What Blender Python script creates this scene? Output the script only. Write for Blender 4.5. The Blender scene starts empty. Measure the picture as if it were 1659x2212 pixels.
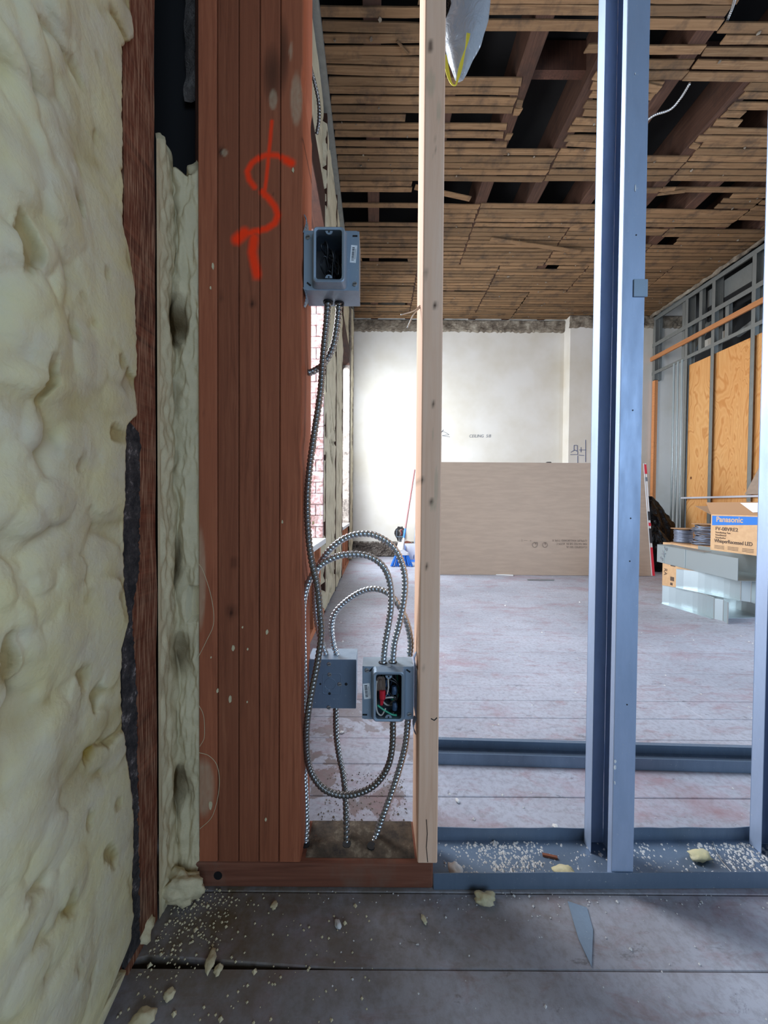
import bpy, bmesh, math, random
import numpy as np
from mathutils import Vector, Matrix, noise

# ------------------------------------------------------------------ camera
S = bpy.context.scene
COL = S.collection
F, PPX, PPY = 770.0, 812.0, 1106.0
CAM = Vector((0, 0, 0.72))
_p, _r = math.radians(1.0), math.radians(0.4)
_fw = Vector((0, math.cos(_p), -math.sin(_p)))
_up0 = Vector((0, math.sin(_p), math.cos(_p)))
_rt0 = Vector((1, 0, 0))
RT = _rt0 * math.cos(_r) + _up0 * math.sin(_r)
UP = _up0 * math.cos(_r) - _rt0 * math.sin(_r)
cd = bpy.data.cameras.new('camera')
cam = bpy.data.objects.new('camera', cd)
COL.objects.link(cam)
cd.sensor_fit = 'VERTICAL'
cd.sensor_height = 24.0
cd.lens = 24.0 * F / 2212.0
cd.shift_x = (829.5 - PPX) / 2212.0
cd.clip_start = 0.02
cam.matrix_world = Matrix.Translation(CAM) @ Matrix((
    (RT.x, UP.x, -_fw.x, 0), (RT.y, UP.y, -_fw.y, 0), (RT.z, UP.z, -_fw.z, 0), (0, 0, 0, 1)))
S.camera = cam

def ray(px, py):
    return _fw + RT * ((px - PPX) / F) - UP * ((py - PPY) / F)
def PY(px, py, Y):
    d = ray(px, py); return CAM + d * (Y / d.y)
def PZ(px, py, z=0.0):
    d = ray(px, py); return CAM + d * ((z - CAM.z) / d.z)
def PX(px, py, X):
    d = ray(px, py); return CAM + d * (X / d.x)

# ------------------------------------------------------------------ world and light
W = bpy.data.worlds.new('sky'); S.world = W
W.use_nodes = True
W.node_tree.nodes['Background'].inputs[0].default_value = (0.50, 0.68, 1.0, 1)
W.node_tree.nodes['Background'].inputs[1].default_value = 0.35
S.view_settings.view_transform = 'Standard'
S.view_settings.look = 'None'
S.view_settings.gamma = 1.0
S.view_settings.use_curve_mapping = False
S.view_settings.exposure = 0.0
S.cycles.max_bounces = 8
S.cycles.diffuse_bounces = 5
S.cycles.use_denoising = True
S.cycles.sample_clamp_indirect = 6.0

def area(name, loc, look, sx, sy, power, color):
    l = bpy.data.lights.new(name, 'AREA'); l.shape = 'RECTANGLE'
    l.size, l.size_y, l.energy, l.color = sx, sy, power, color
    o = bpy.data.objects.new(name, l); COL.objects.link(o)
    o.location = loc
    o.rotation_euler = (Vector(look) - Vector(loc)).to_track_quat('-Z', 'Y').to_euler()
    return o
area('shopfront_daylight', (1.35, -1.9, 1.25), (0.75, 0.7, 0.95), 1.7, 1.5, 40, (0.52, 0.73, 1.0))
area('rear_window_daylight', (-0.515, 4.01, 1.50), (0.6, 4.6, 1.1), 0.74, 1.9, 118, (0.78, 0.88, 1.0))
area('side_window_daylight', (-0.95, 1.55, 1.55), (0.6, 2.3, 1.0), 1.3, 2.0, 150, (0.84, 0.90, 1.0))
area('added_right_fill', (4.2, 1.7, 1.5), (1.5, 2.8, 0.4), 1.3, 2.0, 130, (0.58, 0.76, 1.0))  # fill light added from the right, no known door there

# ------------------------------------------------------------------ helpers
def tag(o, label=None, cat=None, group=None, kind=None):
    if label: o['label'] = label
    if cat: o['category'] = cat
    if group: o['group'] = group
    if kind: o['kind'] = kind
    return o
def empty(name, loc, label=None, cat=None, group=None, kind=None, rz=0.0):
    o = bpy.data.objects.new(name, None); COL.objects.link(o)
    o.location = loc; o.rotation_euler = (0, 0, rz); o.empty_display_size = 0.05
    return tag(o, label, cat, group, kind)

class MB:
    def __init__(s): s.v = []; s.f = []; s.a = None
    def add(s, vs, fs):
        b = len(s.v); s.v += [tuple(v) for v in vs]; s.f += [tuple(i + b for i in f) for f in fs]; return s
    def box(s, x0, x1, y0, y1, z0, z1):
        return s.add([(x0,y0,z0),(x1,y0,z0),(x1,y1,z0),(x0,y1,z0),(x0,y0,z1),(x1,y0,z1),(x1,y1,z1),(x0,y1,z1)],
                     [(0,3,2,1),(4,5,6,7),(0,1,5,4),(1,2,6,5),(2,3,7,6),(3,0,4,7)])
    def bar(s, a, b, w, h, up=(0, 0, 1)):
        a, b = Vector(a), Vector(b); d = (b - a).normalized(); u = Vector(up)
        sd = d.cross(u)
        if sd.length < 1e-4: sd = d.cross(Vector((1, 0, 0)))
        sd.normalize(); u = sd.cross(d)
        vs = [p + sd * (i * w / 2) + u * (j * h / 2) for p in (a, b) for i, j in ((-1,-1),(1,-1),(1,1),(-1,1))]
        return s.add(vs, [(0,1,2,3),(7,6,5,4),(0,4,5,1),(1,5,6,2),(2,6,7,3),(3,7,4,0)])
    def prism(s, pts, off):
        n = len(pts); off = Vector(off)
        vs = [Vector(p) for p in pts] + [Vector(p) + off for p in pts]
        return s.add(vs, [tuple(range(n))[::-1], tuple(range(n, 2*n))] + [(i, (i+1) % n, n + (i+1) % n, n + i) for i in range(n)])
    def loops(s, ls, cap0=False, cap1=False):
        n = len(ls[0]); vs = [p for l in ls for p in l]; fs = []
        for k in range(len(ls) - 1):
            for i in range(n):
                j = (i + 1) % n
                fs.append((k*n+i, k*n+j, (k+1)*n+j, (k+1)*n+i))
        if cap0: fs.append(tuple(range(n))[::-1])
        if cap1: fs.append(tuple(range((len(ls)-1)*n, len(ls)*n)))
        return s.add(vs, fs)
    def tube(s, pts, r, n=8, cap=True):
        pts = [Vector(p) for p in pts]; fr = frames(pts); ls = []
        for i, (p, (u, v)) in enumerate(zip(pts, fr)):
            rr = r[i] if isinstance(r, (list, tuple)) else r
            ls.append([p + (u * math.cos(t) + v * math.sin(t)) * rr for t in [2*math.pi*k/n for k in range(n)]])
        return s.loops(ls, cap, cap)
    def disc(s, c, ax, r, h, n=12):
        c, ax = Vector(c), Vector(ax).normalized()
        return s.tube([c, c + ax * h], r, n)
    def build(s, name, mat=None, parent=None, bevel=0.0, smooth=False, seg=1):
        me = bpy.data.meshes.new(name); me.from_pydata(s.v, [], s.f); me.update()
        bm = bmesh.new(); bm.from_mesh(me); bmesh.ops.recalc_face_normals(bm, faces=bm.faces); bm.to_mesh(me); bm.free()
        o = bpy.data.objects.new(name, me); COL.objects.link(o)
        if mat: me.materials.append(mat)
        if smooth:
            for p in me.polygons: p.use_smooth = True
        if bevel:
            m = o.modifiers.new('b', 'BEVEL'); m.width = bevel; m.segments = seg; m.limit_method = 'ANGLE'; m.angle_limit = 0.6
        if parent is not None:
            o.parent = parent
            o.matrix_parent_inverse = Matrix.Identity(4)
            if True:
                q = parent; off = Matrix.Identity(4)
                while q is not None:
                    off = Matrix.Translation(q.location) @ q.rotation_euler.to_matrix().to_4x4() @ off if q.parent is None else Matrix.Translation(q.location) @ off
                    q = q.parent
                me.transform(off.inverted())
        return o
def frames(pts):
    out = []; t0 = (pts[1] - pts[0]).normalized()
    u = t0.cross(Vector((0, 0, 1)))
    if u.length < 0.1: u = t0.cross(Vector((1, 0, 0)))
    u.normalize()
    for i in range(len(pts)):
        a = pts[max(i-1, 0)]; b = pts[min(i+1, len(pts)-1)]
        t = (b - a)
        t = t.normalized() if t.length > 1e-9 else t0
        u = (u - t * u.dot(t)).normalized()
        out.append((u, t.cross(u))); t0 = t
    return out
def spline(pts, step):
    pts = [Vector(p) for p in pts]; q = [pts[0]*2 - pts[1]] + pts + [pts[-1]*2 - pts[-2]]
    fine = []
    for i in range(1, len(q) - 2):
        a, b, c, d = q[i-1], q[i], q[i+1], q[i+2]
        for k in range(24):
            t = k / 24
            fine.append(0.5*((2*b) + (c-a)*t + (2*a-5*b+4*c-d)*t*t + (3*b-a-3*c+d)*t*t*t))
    fine.append(pts[-1])
    out = [fine[0]]; acc = 0.0
    for i in range(1, len(fine)):
        seg = (fine[i]-fine[i-1]).length; p = 0.0
        while acc + (seg - p) >= step:
            p += step - acc; acc = 0.0
            out.append(fine[i-1].lerp(fine[i], p/seg if seg > 0 else 0))
        acc += seg - p
    if (out[-1] - fine[-1]).length > step * 0.3: out.append(fine[-1])
    return out

# ------------------------------------------------------------------ materials
def srgb(r, g, b):
    return tuple((c/255/12.92 if c <= 10 else ((c/255+0.055)/1.055)**2.4) for c in (r, g, b)) + (1,)
class Mat:
    def __init__(s, name, rough=0.7, metal=0.0, spec=0.5):
        s.m = bpy.data.materials.new(name); s.m.use_nodes = True
        s.t = s.m.node_tree; s.n = s.t.nodes; s.b = s.n['Principled BSDF']
        s.b.inputs['Roughness'].default_value = rough
        s.b.inputs['Metallic'].default_value = metal
        s.b.inputs['Specular IOR Level'].default_value = spec
        s.bumpn = None
    def L(s, a, b): s.t.links.new(a, b)
    def co(s, scale=(1, 1, 1), gen=False, rot=(0, 0, 0)):
        tc = s.n.new('ShaderNodeTexCoord'); mp = s.n.new('ShaderNodeMapping')
        mp.inputs['Scale'].default_value = scale; mp.inputs['Rotation'].default_value = rot
        if gen == 'world':
            g = s.n.new('ShaderNodeNewGeometry'); s.L(g.outputs['Position'], mp.inputs['Vector'])
        else: s.L(tc.outputs['Object'], mp.inputs['Vector'])
        return mp.outputs[0]
    def noise(s, vec, scale, detail=4, rough=0.6, dist=0.0):
        n = s.n.new('ShaderNodeTexNoise'); s.L(vec, n.inputs['Vector'])
        n.inputs['Scale'].default_value = scale; n.inputs['Detail'].default_value = detail
        n.inputs['Roughness'].default_value = rough; n.inputs['Distortion'].default_value = dist
        return n.outputs['Fac']
    def vor(s, vec, scale, feat='F1', out='Distance'):
        n = s.n.new('ShaderNodeTexVoronoi'); n.feature = feat; s.L(vec, n.inputs['Vector']); n.inputs['Scale'].default_value = scale
        return n.outputs[out]
    def ramp(s, fac, stops):
        n = s.n.new('ShaderNodeValToRGB'); e = n.color_ramp.elements
        while len(e) > len(stops): e.remove(e[-1])
        while len(e) < len(stops): e.new(1.0)
        for el, (p, c) in zip(e, stops):
            el.position = p; el.color = c if hasattr(c, '__len__') else (c, c, c, 1)
        s.L(fac, n.inputs[0]); return n.outputs[0]
    def mix(s, fac, a, b, mode='MIX'):
        n = s.n.new('ShaderNodeMix'); n.data_type = 'RGBA'; n.blend_type = mode
        for k, v in ((0, fac), (6, a), (7, b)):
            if hasattr(v, 'links') or isinstance(v, bpy.types.NodeSocket): s.L(v, n.inputs[k])
            else: n.inputs[k].default_value = v
        return n.outputs[2]
    def attr(s, name):
        n = s.n.new('ShaderNodeAttribute'); n.attribute_name = name; return n.outputs['Fac']
    def rnd(s):
        n = s.n.new('ShaderNodeObjectInfo'); return n.outputs['Random']
    def color(s, c):
        if isinstance(c, bpy.types.NodeSocket): s.L(c, s.b.inputs['Base Color'])
        else: s.b.inputs['Base Color'].default_value = c
        return s
    def bump(s, h, strength=0.3, dist=0.002):
        n = s.n.new('ShaderNodeBump'); n.inputs['Strength'].default_value = strength; n.inputs['Distance'].default_value = dist
        s.L(h, n.inputs['Height'])
        if s.bumpn: s.L(s.bumpn.outputs[0], n.inputs['Normal'])
        s.bumpn = n; s.L(n.outputs[0], s.b.inputs['Normal']); return s
    def rough(s, sock): s.L(sock, s.b.inputs['Roughness']); return s

def plain(name, c, rough=0.7, metal=0.0, spec=0.5):
    return Mat(name, rough, metal, spec).color(c).m

def wood(name, dark, mid, light, axis='Z', rough=0.75, sc=1.0, dirt=None, rnd=0.25, streaks=False, paint=False, saw=None):
    m = Mat(name, rough, spec=0.25)
    s = {'Z': (1, 1, 0.045), 'X': (0.045, 1, 1), 'Y': (1, 0.045, 1)}[axis]
    v = m.co(tuple(k*sc for k in s), gen='world')
    g = m.noise(v, 95, 6, 0.65, 0.6)
    big = m.noise(m.co(tuple(k*sc for k in s), gen='world'), 14, 3, 0.5, 1.0)
    c = m.ramp(g, [(0.25, dark), (0.5, mid), (0.75, light)])
    c = m.mix(m.ramp(big, [(0.4, 0.0), (0.65, 0.75)]), c, mid)
    rn = m.ramp(m.rnd(), [(0, (1-rnd, 1-rnd, 1-rnd, 1)), (1, (1+rnd*0.3, 1+rnd*0.2, 1+rnd*0.15, 1))])
    c = m.mix(1.0, c, rn, 'MULTIPLY')
    if dirt:
        d = m.noise(m.co((1, 1, 0.6), gen='world'), 7, 5, 0.65)
        c = m.mix(m.ramp(d, [(0.5, 0.0), (0.72, 0.85)]), c, dirt)
    if saw:
        d = m.noise(m.co((1, 22, 1), gen='world', rot=(math.radians(32), 0, 0)), 16, 4, 0.6)
        c = m.mix(m.ramp(d, [(0.46, 0.0), (0.66, 0.75)]), c, saw)
    if paint:
        c = m.mix(m.ramp(m.attr('knot'), [(0.0, 0.0), (1.0, 0.9)]), c, srgb(52, 26, 16))
        c = m.mix(m.ramp(m.attr('stain'), [(0.0, 0.0), (1.0, 0.8)]), c, srgb(70, 42, 28))
        c = m.mix(m.ramp(m.attr('smear'), [(0.0, 0.0), (1.0, 0.6)]), c, srgb(190, 172, 140))
        c = m.mix(m.attr('spray'), c, srgb(252, 58, 10))
    m.color(c); m.bump(g, 0.25, 0.001)
    return m.m

M = {}
M['fir'] = wood('red_fir', srgb(118, 66, 44), srgb(152, 88, 60), srgb(172, 106, 74), 'Z', paint=True, rnd=0.28, sc=1.6)
M['fir_x'] = wood('red_fir_plate', srgb(96, 56, 42), srgb(128, 78, 58), srgb(150, 98, 76), 'X', dirt=srgb(120, 100, 84))
M['pine'] = wood('pale_pine', srgb(222, 172, 138), srgb(238, 196, 164), srgb(244, 212, 186), 'Z', rnd=0.05, paint=True, sc=0.7)
M['knee'] = wood('knee_wall_pine', srgb(160, 96, 64), srgb(186, 118, 82), srgb(206, 142, 104), 'Z')
M['oldwood'] = wood('old_brown_wood', srgb(52, 34, 26), srgb(78, 50, 38), srgb(104, 70, 54), 'Z', dirt=srgb(38, 30, 26))
M['oldwood_y'] = wood('old_brown_beam', srgb(48, 30, 24), srgb(72, 46, 36), srgb(96, 64, 50), 'Y', dirt=srgb(34, 26, 24))
M['wallstud'] = wood('rough_sawn_stud', srgb(66, 36, 24), srgb(112, 62, 42), srgb(146, 86, 60), 'Y', dirt=srgb(44, 34, 30), saw=srgb(176, 138, 108))
M['joist'] = wood('joist_wood', srgb(54, 36, 28), srgb(76, 52, 40), srgb(98, 70, 54), 'Y', dirt=srgb(50, 38, 32))
M['lath'] = wood('lath_wood', srgb(90, 66, 44), srgb(130, 100, 70), srgb(152, 124, 92), 'X', dirt=srgb(62, 52, 44), rnd=0.35)
M['orangestrip'] = wood('orange_wood', srgb(176, 110, 66), srgb(206, 138, 88), srgb(222, 160, 108), 'Y')

def galv(name, base, rough=0.42, metal=0.75, tint=None):
    m = Mat(name, rough, metal)
    v = m.co((1, 1, 0.3), gen='world')
    n = m.noise(v, 30, 5, 0.6)
    c = m.mix(m.ramp(n, [(0.35, 0.0), (0.7, 0.5)]), base, tuple(k*0.72 for k in base[:3]) + (1,))
    c = m.mix(m.ramp(m.noise(m.co((1, 1, 1), gen='world'), 260, 2, 0.5), [(0.70, 0.0), (0.78, 0.6)]), c, srgb(215, 215, 212))
    m.color(c); m.rough(m.ramp(n, [(0.3, rough-0.08), (0.7, rough+0.14)]))
    return m.m
M['stud_metal'] = galv('galvanized_stud', srgb(174, 190, 214), 0.46, 0.5)
M['track_metal'] = galv('galvanized_track', srgb(116, 132, 150), 0.5, 0.5)
M['box_metal'] = galv('galvanized_box', srgb(150, 166, 180), 0.42, 0.5)
M['duct_metal'] = plain('galvanized_duct', srgb(184, 196, 198), 0.36, 0.7)
M['dull_metal'] = galv('dull_framing', srgb(146, 146, 140), 0.5, 0.6)
M['armor'] = galv('cable_armor', srgb(196, 200, 202), 0.26, 0.9)
M['armor_dark'] = galv('tarnished_armor', srgb(140, 138, 134), 0.28, 0.88)
M['screw'] = plain('screw_steel', srgb(190, 190, 186), 0.3, 0.9)
M['black'] = plain('matte_black', srgb(16, 16, 17), 0.6)
M['insidebox'] = plain('box_steel_shaded', srgb(104, 102, 100), 0.55, 0.4)  # darker copy of the box steel, interior shade put into the colour
M['label'] = plain('white_sticker', srgb(228, 228, 226), 0.6)
M['ink'] = plain('black_ink', srgb(34, 34, 38), 0.7)
M['pencil'] = plain('pencil', srgb(120, 122, 126), 0.9)
M['pencil_blue'] = plain('marker', srgb(66, 80, 120), 0.9)

def mk_foam(name, a, b, pit):
    m = Mat(name, 0.62, spec=0.3)
    v = m.co((1, 1, 1), gen='world')
    n = m.noise(v, 16, 5, 0.6)
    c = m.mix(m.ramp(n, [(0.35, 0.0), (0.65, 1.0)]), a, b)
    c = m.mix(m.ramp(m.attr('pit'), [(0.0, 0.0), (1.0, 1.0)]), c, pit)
    m.color(c); m.bump(m.noise(v, 160, 5, 0.7), 0.35, 0.003); m.bump(m.noise(v, 40, 3, 0.6), 0.3, 0.006)
    return m.m
M['foam'] = mk_foam('spray_foam', srgb(196, 186, 158), srgb(204, 192, 146), srgb(140, 114, 44))
M['foam_cut'] = mk_foam('trimmed_foam', srgb(194, 180, 144), srgb(208, 192, 154), srgb(104, 80, 44))
M['foam_old'] = mk_foam('aged_foam', srgb(186, 172, 142), srgb(202, 190, 160), srgb(84, 66, 44))

# painted, worn floorboards
m = Mat('worn_floor_paint', 0.6, spec=0.35)
v = m.co((1, 1, 1), gen='world')
n1 = m.noise(v, 1.6, 6, 0.65); n2 = m.noise(m.co((0.35, 1, 1), gen='world', rot=(0, 0, 0.35)), 26, 6, 0.72, 0.8); n3 = m.noise(v, 70, 4, 0.7)
c = m.mix(m.ramp(n1, [(0.4, 0.0), (0.62, 1.0)]), srgb(158, 158, 166), srgb(176, 176, 184))
c = m.mix(m.ramp(n2, [(0.52, 0.0), (0.72, 0.55)]), c, srgb(140, 96, 92))
n4 = m.noise(m.co((0.5, 1, 1), gen='world', rot=(0, 0, -0.3)), 20, 7, 0.8, 0.4)
c = m.mix(m.ramp(n4, [(0.60, 0.0), (0.66, 0.6)]), c, srgb(84, 84, 90))
c = m.mix(m.ramp(n3, [(0.35, 0.35), (0.55, 0.0)]), c, srgb(110, 104, 98))
sx = m.n.new('ShaderNodeSeparateXYZ'); m.L(v, sx.inputs[0])
def rng_(sock, a, b):
    n = m.n.new('ShaderNodeMapRange'); n.inputs['From Min'].default_value = a; n.inputs['From Max'].default_value = b; m.L(sock, n.inputs['Value']); return n.outputs[0]
def mul(a, b):
    n = m.n.new('ShaderNodeMath'); n.operation = 'MULTIPLY'; m.L(a, n.inputs[0]); m.L(b, n.inputs[1]); return n.outputs[0]
near = mul(rng_(sx.outputs[1], 1.7, 1.0), rng_(sx.outputs[0], 0.22, 0.06))
near = mul(near, rng_(sx.outputs[1], 0.72, 0.78))
c = m.mix(mul(m.ramp(m.noise(v, 5.5, 8, 0.62, 0.3), [(0.52, 0.0), (0.535, 0.75)]), near), c, srgb(112, 94, 84))
c = m.mix(m.ramp(m.noise(m.co((0.6, 1, 1), gen='world'), 3.5, 6, 0.7, 0.5), [(0.52, 0.0), (0.70, 0.6)]), c, srgb(150, 104, 106))
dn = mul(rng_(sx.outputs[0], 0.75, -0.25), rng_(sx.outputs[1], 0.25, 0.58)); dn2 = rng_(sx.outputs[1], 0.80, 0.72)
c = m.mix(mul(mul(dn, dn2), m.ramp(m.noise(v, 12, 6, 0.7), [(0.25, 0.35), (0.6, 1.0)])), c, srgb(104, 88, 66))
c = m.mix(1.0, c, m.ramp(m.rnd(), [(0, (0.965, 0.965, 0.965, 1)), (1, (1.0, 1.0, 1.0, 1))]), 'MULTIPLY')
m.color(c); m.bump(n3, 0.25, 0.001); m.bump(n2, 0.2, 0.002)
M['floor'] = m.m
m = Mat('dirty_subfloor', 0.9)
v = m.co((1, 1, 1), gen='world')
m.color(m.ramp(m.noise(v, 30, 6, 0.7), [(0.3, srgb(48, 40, 34)), (0.55, srgb(92, 78, 62)), (0.7, srgb(138, 124, 104))])); m.bump(m.noise(v, 90, 4, 0.7), 0.6, 0.004)
M['dirt'] = m.m
m = Mat('cream_wall', 0.85, spec=0.2)
v = m.co((1, 1, 1), gen='world')
m.color(m.mix(m.ramp(m.noise(v, 1.4, 4, 0.6), [(0.4, 0.0), (0.7, 1.0)]), srgb(222, 214, 202), srgb(208, 197, 178)))
m.bump(m.noise(v, 60, 3, 0.6), 0.1, 0.002)
M['cream'] = m.m
m = Mat('bare_plaster', 0.95)
v = m.co((1, 1, 1), gen='world')
m.color(m.ramp(m.noise(v, 9, 7, 0.7), [(0.3, srgb(84, 72, 60)), (0.5, srgb(134, 120, 102)), (0.7, srgb(176, 164, 144))])); m.bump(m.noise(v, 26, 6, 0.75), 0.9, 0.02)
M['plaster'] = m.m
m = Mat('rubble_base', 0.95)
m.color(m.ramp(m.noise(m.co(gen='world'), 13, 7, 0.75), [(0.32, srgb(56, 48, 42)), (0.5, srgb(112, 100, 90)), (0.7, srgb(156, 146, 134))])); m.bump(m.noise(m.co(gen='world'), 24, 6, 0.75), 0.9, 0.03)
M['rubble'] = m.m
m = Mat('tan_drywall_paper', 0.8, spec=0.2)
v = m.co((0.15, 1, 1), gen='world')
m.color(m.mix(m.ramp(m.noise(v, 34, 4, 0.6), [(0.4, 0.0), (0.62, 0.5)]), srgb(166, 146, 128), srgb(180, 158, 138)))
M['drywall'] = m.m
m = Mat('plywood', 0.6, spec=0.3)
v = m.co((1, 1, 0.28), gen='world')
rg = m.noise(v, 3.4, 3, 0.5, 0.8)
w = m.n.new('ShaderNodeMath'); w.operation = 'MULTIPLY'; w.inputs[1].default_value = 26; m.L(rg, w.inputs[0])
w2 = m.n.new('ShaderNodeMath'); w2.operation = 'PINGPONG'; w2.inputs[1].default_value = 1.0; m.L(w.outputs[0], w2.inputs[0])
c = m.ramp(w2.outputs[0], [(0.0, srgb(220, 160, 96)), (0.6, srgb(228, 172, 110)), (0.95, srgb(206, 142, 80))])
c = m.mix(m.ramp(m.noise(v, 2.0, 3, 0.5), [(0.4, 0.0), (0.7, 0.5)]), c, srgb(206, 128, 58))
kn = m.vor(m.co((1, 2.6, 1.9), gen='world'), 1.7)
c = m.mix(m.ramp(kn, [(0.05, 1.0), (0.085, 0.0)]), c, srgb(96, 44, 20))
m.color(c); M['ply'] = m.m
m = Mat('tarp_cardboard', 0.8)
m.color(m.mix(m.ramp(m.noise(m.co((1, 1, 1), gen='world'), 30, 3), [(0.4, 0.0), (0.6, 0.4)]), srgb(206, 166, 124), srgb(190, 148, 106)))
m.m.name = 'cardboard'; M['card'] = m.m
M['card_dark'] = plain('cardboard_inside', srgb(168, 128, 92), 0.85)
m = Mat('black_bag_film', 0.16, spec=0.22)
m.color(srgb(10, 10, 12)); m.bump(m.noise(m.co(gen='world'), 14, 4, 0.6, 1.5), 0.6, 0.02)
M['bag'] = m.m
# wrinkled translucent window film
m = Mat('window_film', 0.35)
v = m.co((1, 1, 1.4), gen='world')
cc = m.ramp(m.noise(v, 7, 6, 0.7, 1.2), [(0.3, srgb(186, 160, 152)), (0.5, srgb(214, 196, 194)), (0.7, srgb(240, 236, 240))])
m.color(cc); m.bump(m.noise(v, 12, 5, 0.7, 1.0), 0.9, 0.02)
tr = m.n.new('ShaderNodeBsdfTranslucent'); m.L(cc, tr.inputs[0])
mx = m.n.new('ShaderNodeMixShader'); mx.inputs[0].default_value = 0.6
m.L(m.b.outputs[0], mx.inputs[1]); m.L(tr.outputs[0], mx.inputs[2]); m.L(mx.outputs[0], m.n['Material Output'].inputs[0])
M['film'] = m.m
m = Mat('clear_bag_film', 0.15, spec=0.6)
m.color(srgb(170, 174, 176))
tb = m.n.new('ShaderNodeBsdfTransparent'); tb.inputs[0].default_value = (0.75, 0.78, 0.8, 1)
mx = m.n.new('ShaderNodeMixShader'); mx.inputs[0].default_value = 0.3
m.bump(m.noise(m.co(gen='world'), 16, 4, 0.6, 1.5), 0.8, 0.01)
m.L(m.b.outputs[0], mx.inputs[1]); m.L(tb.outputs[0], mx.inputs[2]); m.L(mx.outputs[0], m.n['Material Output'].inputs[0])
M['clearbag'] = m.m
M['yellow'] = plain('yellow_ribbon', srgb(216, 200, 60), 0.5)
M['red'] = plain('red_tape', srgb(205, 30, 52), 0.6)
M['gypsum'] = plain('gypsum_core', srgb(206, 202, 196), 0.9)
M['void'] = plain('void_shade_black', srgb(20, 18, 17), 0.95)  # near-black: shade of hollow spaces put into the colour
M['darkpanel'] = plain('dark_panel', srgb(46, 46, 46), 0.8)
M['blue'] = plain('broom_blue', srgb(40, 110, 200), 0.5)
M['bluelabel'] = plain('blue_print', srgb(42, 112, 190), 0.6)
M['brown_print'] = plain('brown_print', srgb(92, 74, 62), 0.8)
M['wire_grey'] = plain('wire_grey', srgb(128, 134, 148), 0.4, 0.5)
M['w_black'] = plain('insulation_black', srgb(24, 24, 26), 0.35)
M['w_blue'] = plain('insulation_blue', srgb(56, 78, 104), 0.35)
M['w_white'] = plain('insulation_white', srgb(196, 188, 176), 0.4)
M['w_green'] = plain('insulation_green', srgb(60, 168, 130), 0.35)
M['w_red'] = plain('connector_red', srgb(200, 24, 44), 0.4)
M['w_brown'] = plain('insulation_brown', srgb(112, 92, 78), 0.5)
M['white_plastic'] = plain('white_plastic', srgb(206, 204, 208), 0.4)
m = Mat('charred_felt', 0.95); m.color(m.ramp(m.noise(m.co((1, 1, 0.7), gen='world'), 60, 5, 0.75), [(0.40, srgb(30, 28, 28)), (0.58, srgb(66, 60, 58)), (0.70, srgb(150, 140, 134))])); m.bump(m.noise(m.co(gen='world'), 260, 3, 0.7), 0.8, 0.003)
M['char'] = m.m

rng = random.Random(7)
ZC = 3.34           # underside of the laths
XW = -0.34          # left wall plane past the partition
XF = -0.37          # left wall plane in the near bay
YB = 5.07           # far wall
XR = 3.77           # right wall framing plane

# ------------------------------------------------------------------ floor
floor = MB().box(-0.62, 4.6, -2.6, 5.3, -0.10, -0.04).build('floor', M['void']); tag(floor, kind='structure')
j0 = 0.542; pitch = 0.1103
k = -28; plank_mats = M['floor']
while True:
    y0 = j0 + k * pitch; y1 = y0 + pitch
    if y0 > 5.10: break
    cuts = [-0.60]; x = -0.60 + rng.uniform(1.0, 3.2)
    if 0.5 < y0 < 1.2: x = 0.62 + rng.uniform(1.0, 2.0)
    while x < 3.8:
        cuts.append(x); x += rng.uniform(1.8, 3.2)
    cuts.append(4.55)
    for a, b in zip(cuts[:-1], cuts[1:]):
        dz = rng.uniform(-0.0012, 0.0) if y0 < 1.3 else rng.uniform(-0.0003, 0)
        g = 0.0006 if y0 < 1.3 else 0.0003
        mb = MB()
        if abs(y0 - j0) < 0.01 and a < 0:     # board whose front arris is split away beside the foam wall
            xs = [a, -0.42, -0.36, -0.30, -0.22, -0.12, -0.06, b]; cut = [0, 0.0, 0.014, 0.012, 0.008, 0.003, 0, 0]
            pts = [(xx, y0 + g + cc_, -0.04) for xx, cc_ in zip(xs, cut)] + [(b, y1 - g, -0.04), (a, y1 - g, -0.04)]
            mb.prism(pts, (0, 0, 0.04 + dz))
        else:
            mb.box(a + g, b - g, y0 + g, y1 - g, -0.04, dz)
        mb.build('plank', plank_mats, floor, bevel=0.0016 if y0 < 1.3 else 0.0)
    k += 1

# ------------------------------------------------------------------ ceiling: joists, deck and laths
ceil = MB().box(-0.5, 4.5, 0.7, 5.3, 3.62, 3.66).build('ceiling', M['void']); tag(ceil, kind='structure')
JX = [-0.04, 0.44, 0.89, 1.33, 1.80, 2.30, 2.74, 3.22, 3.62]
for x in JX:
    MB().box(x-0.05, x+0.05, 0.8, 5.25, ZC+0.009, 3.62).build('joist', M['joist'], ceil, bevel=0.004)
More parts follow.
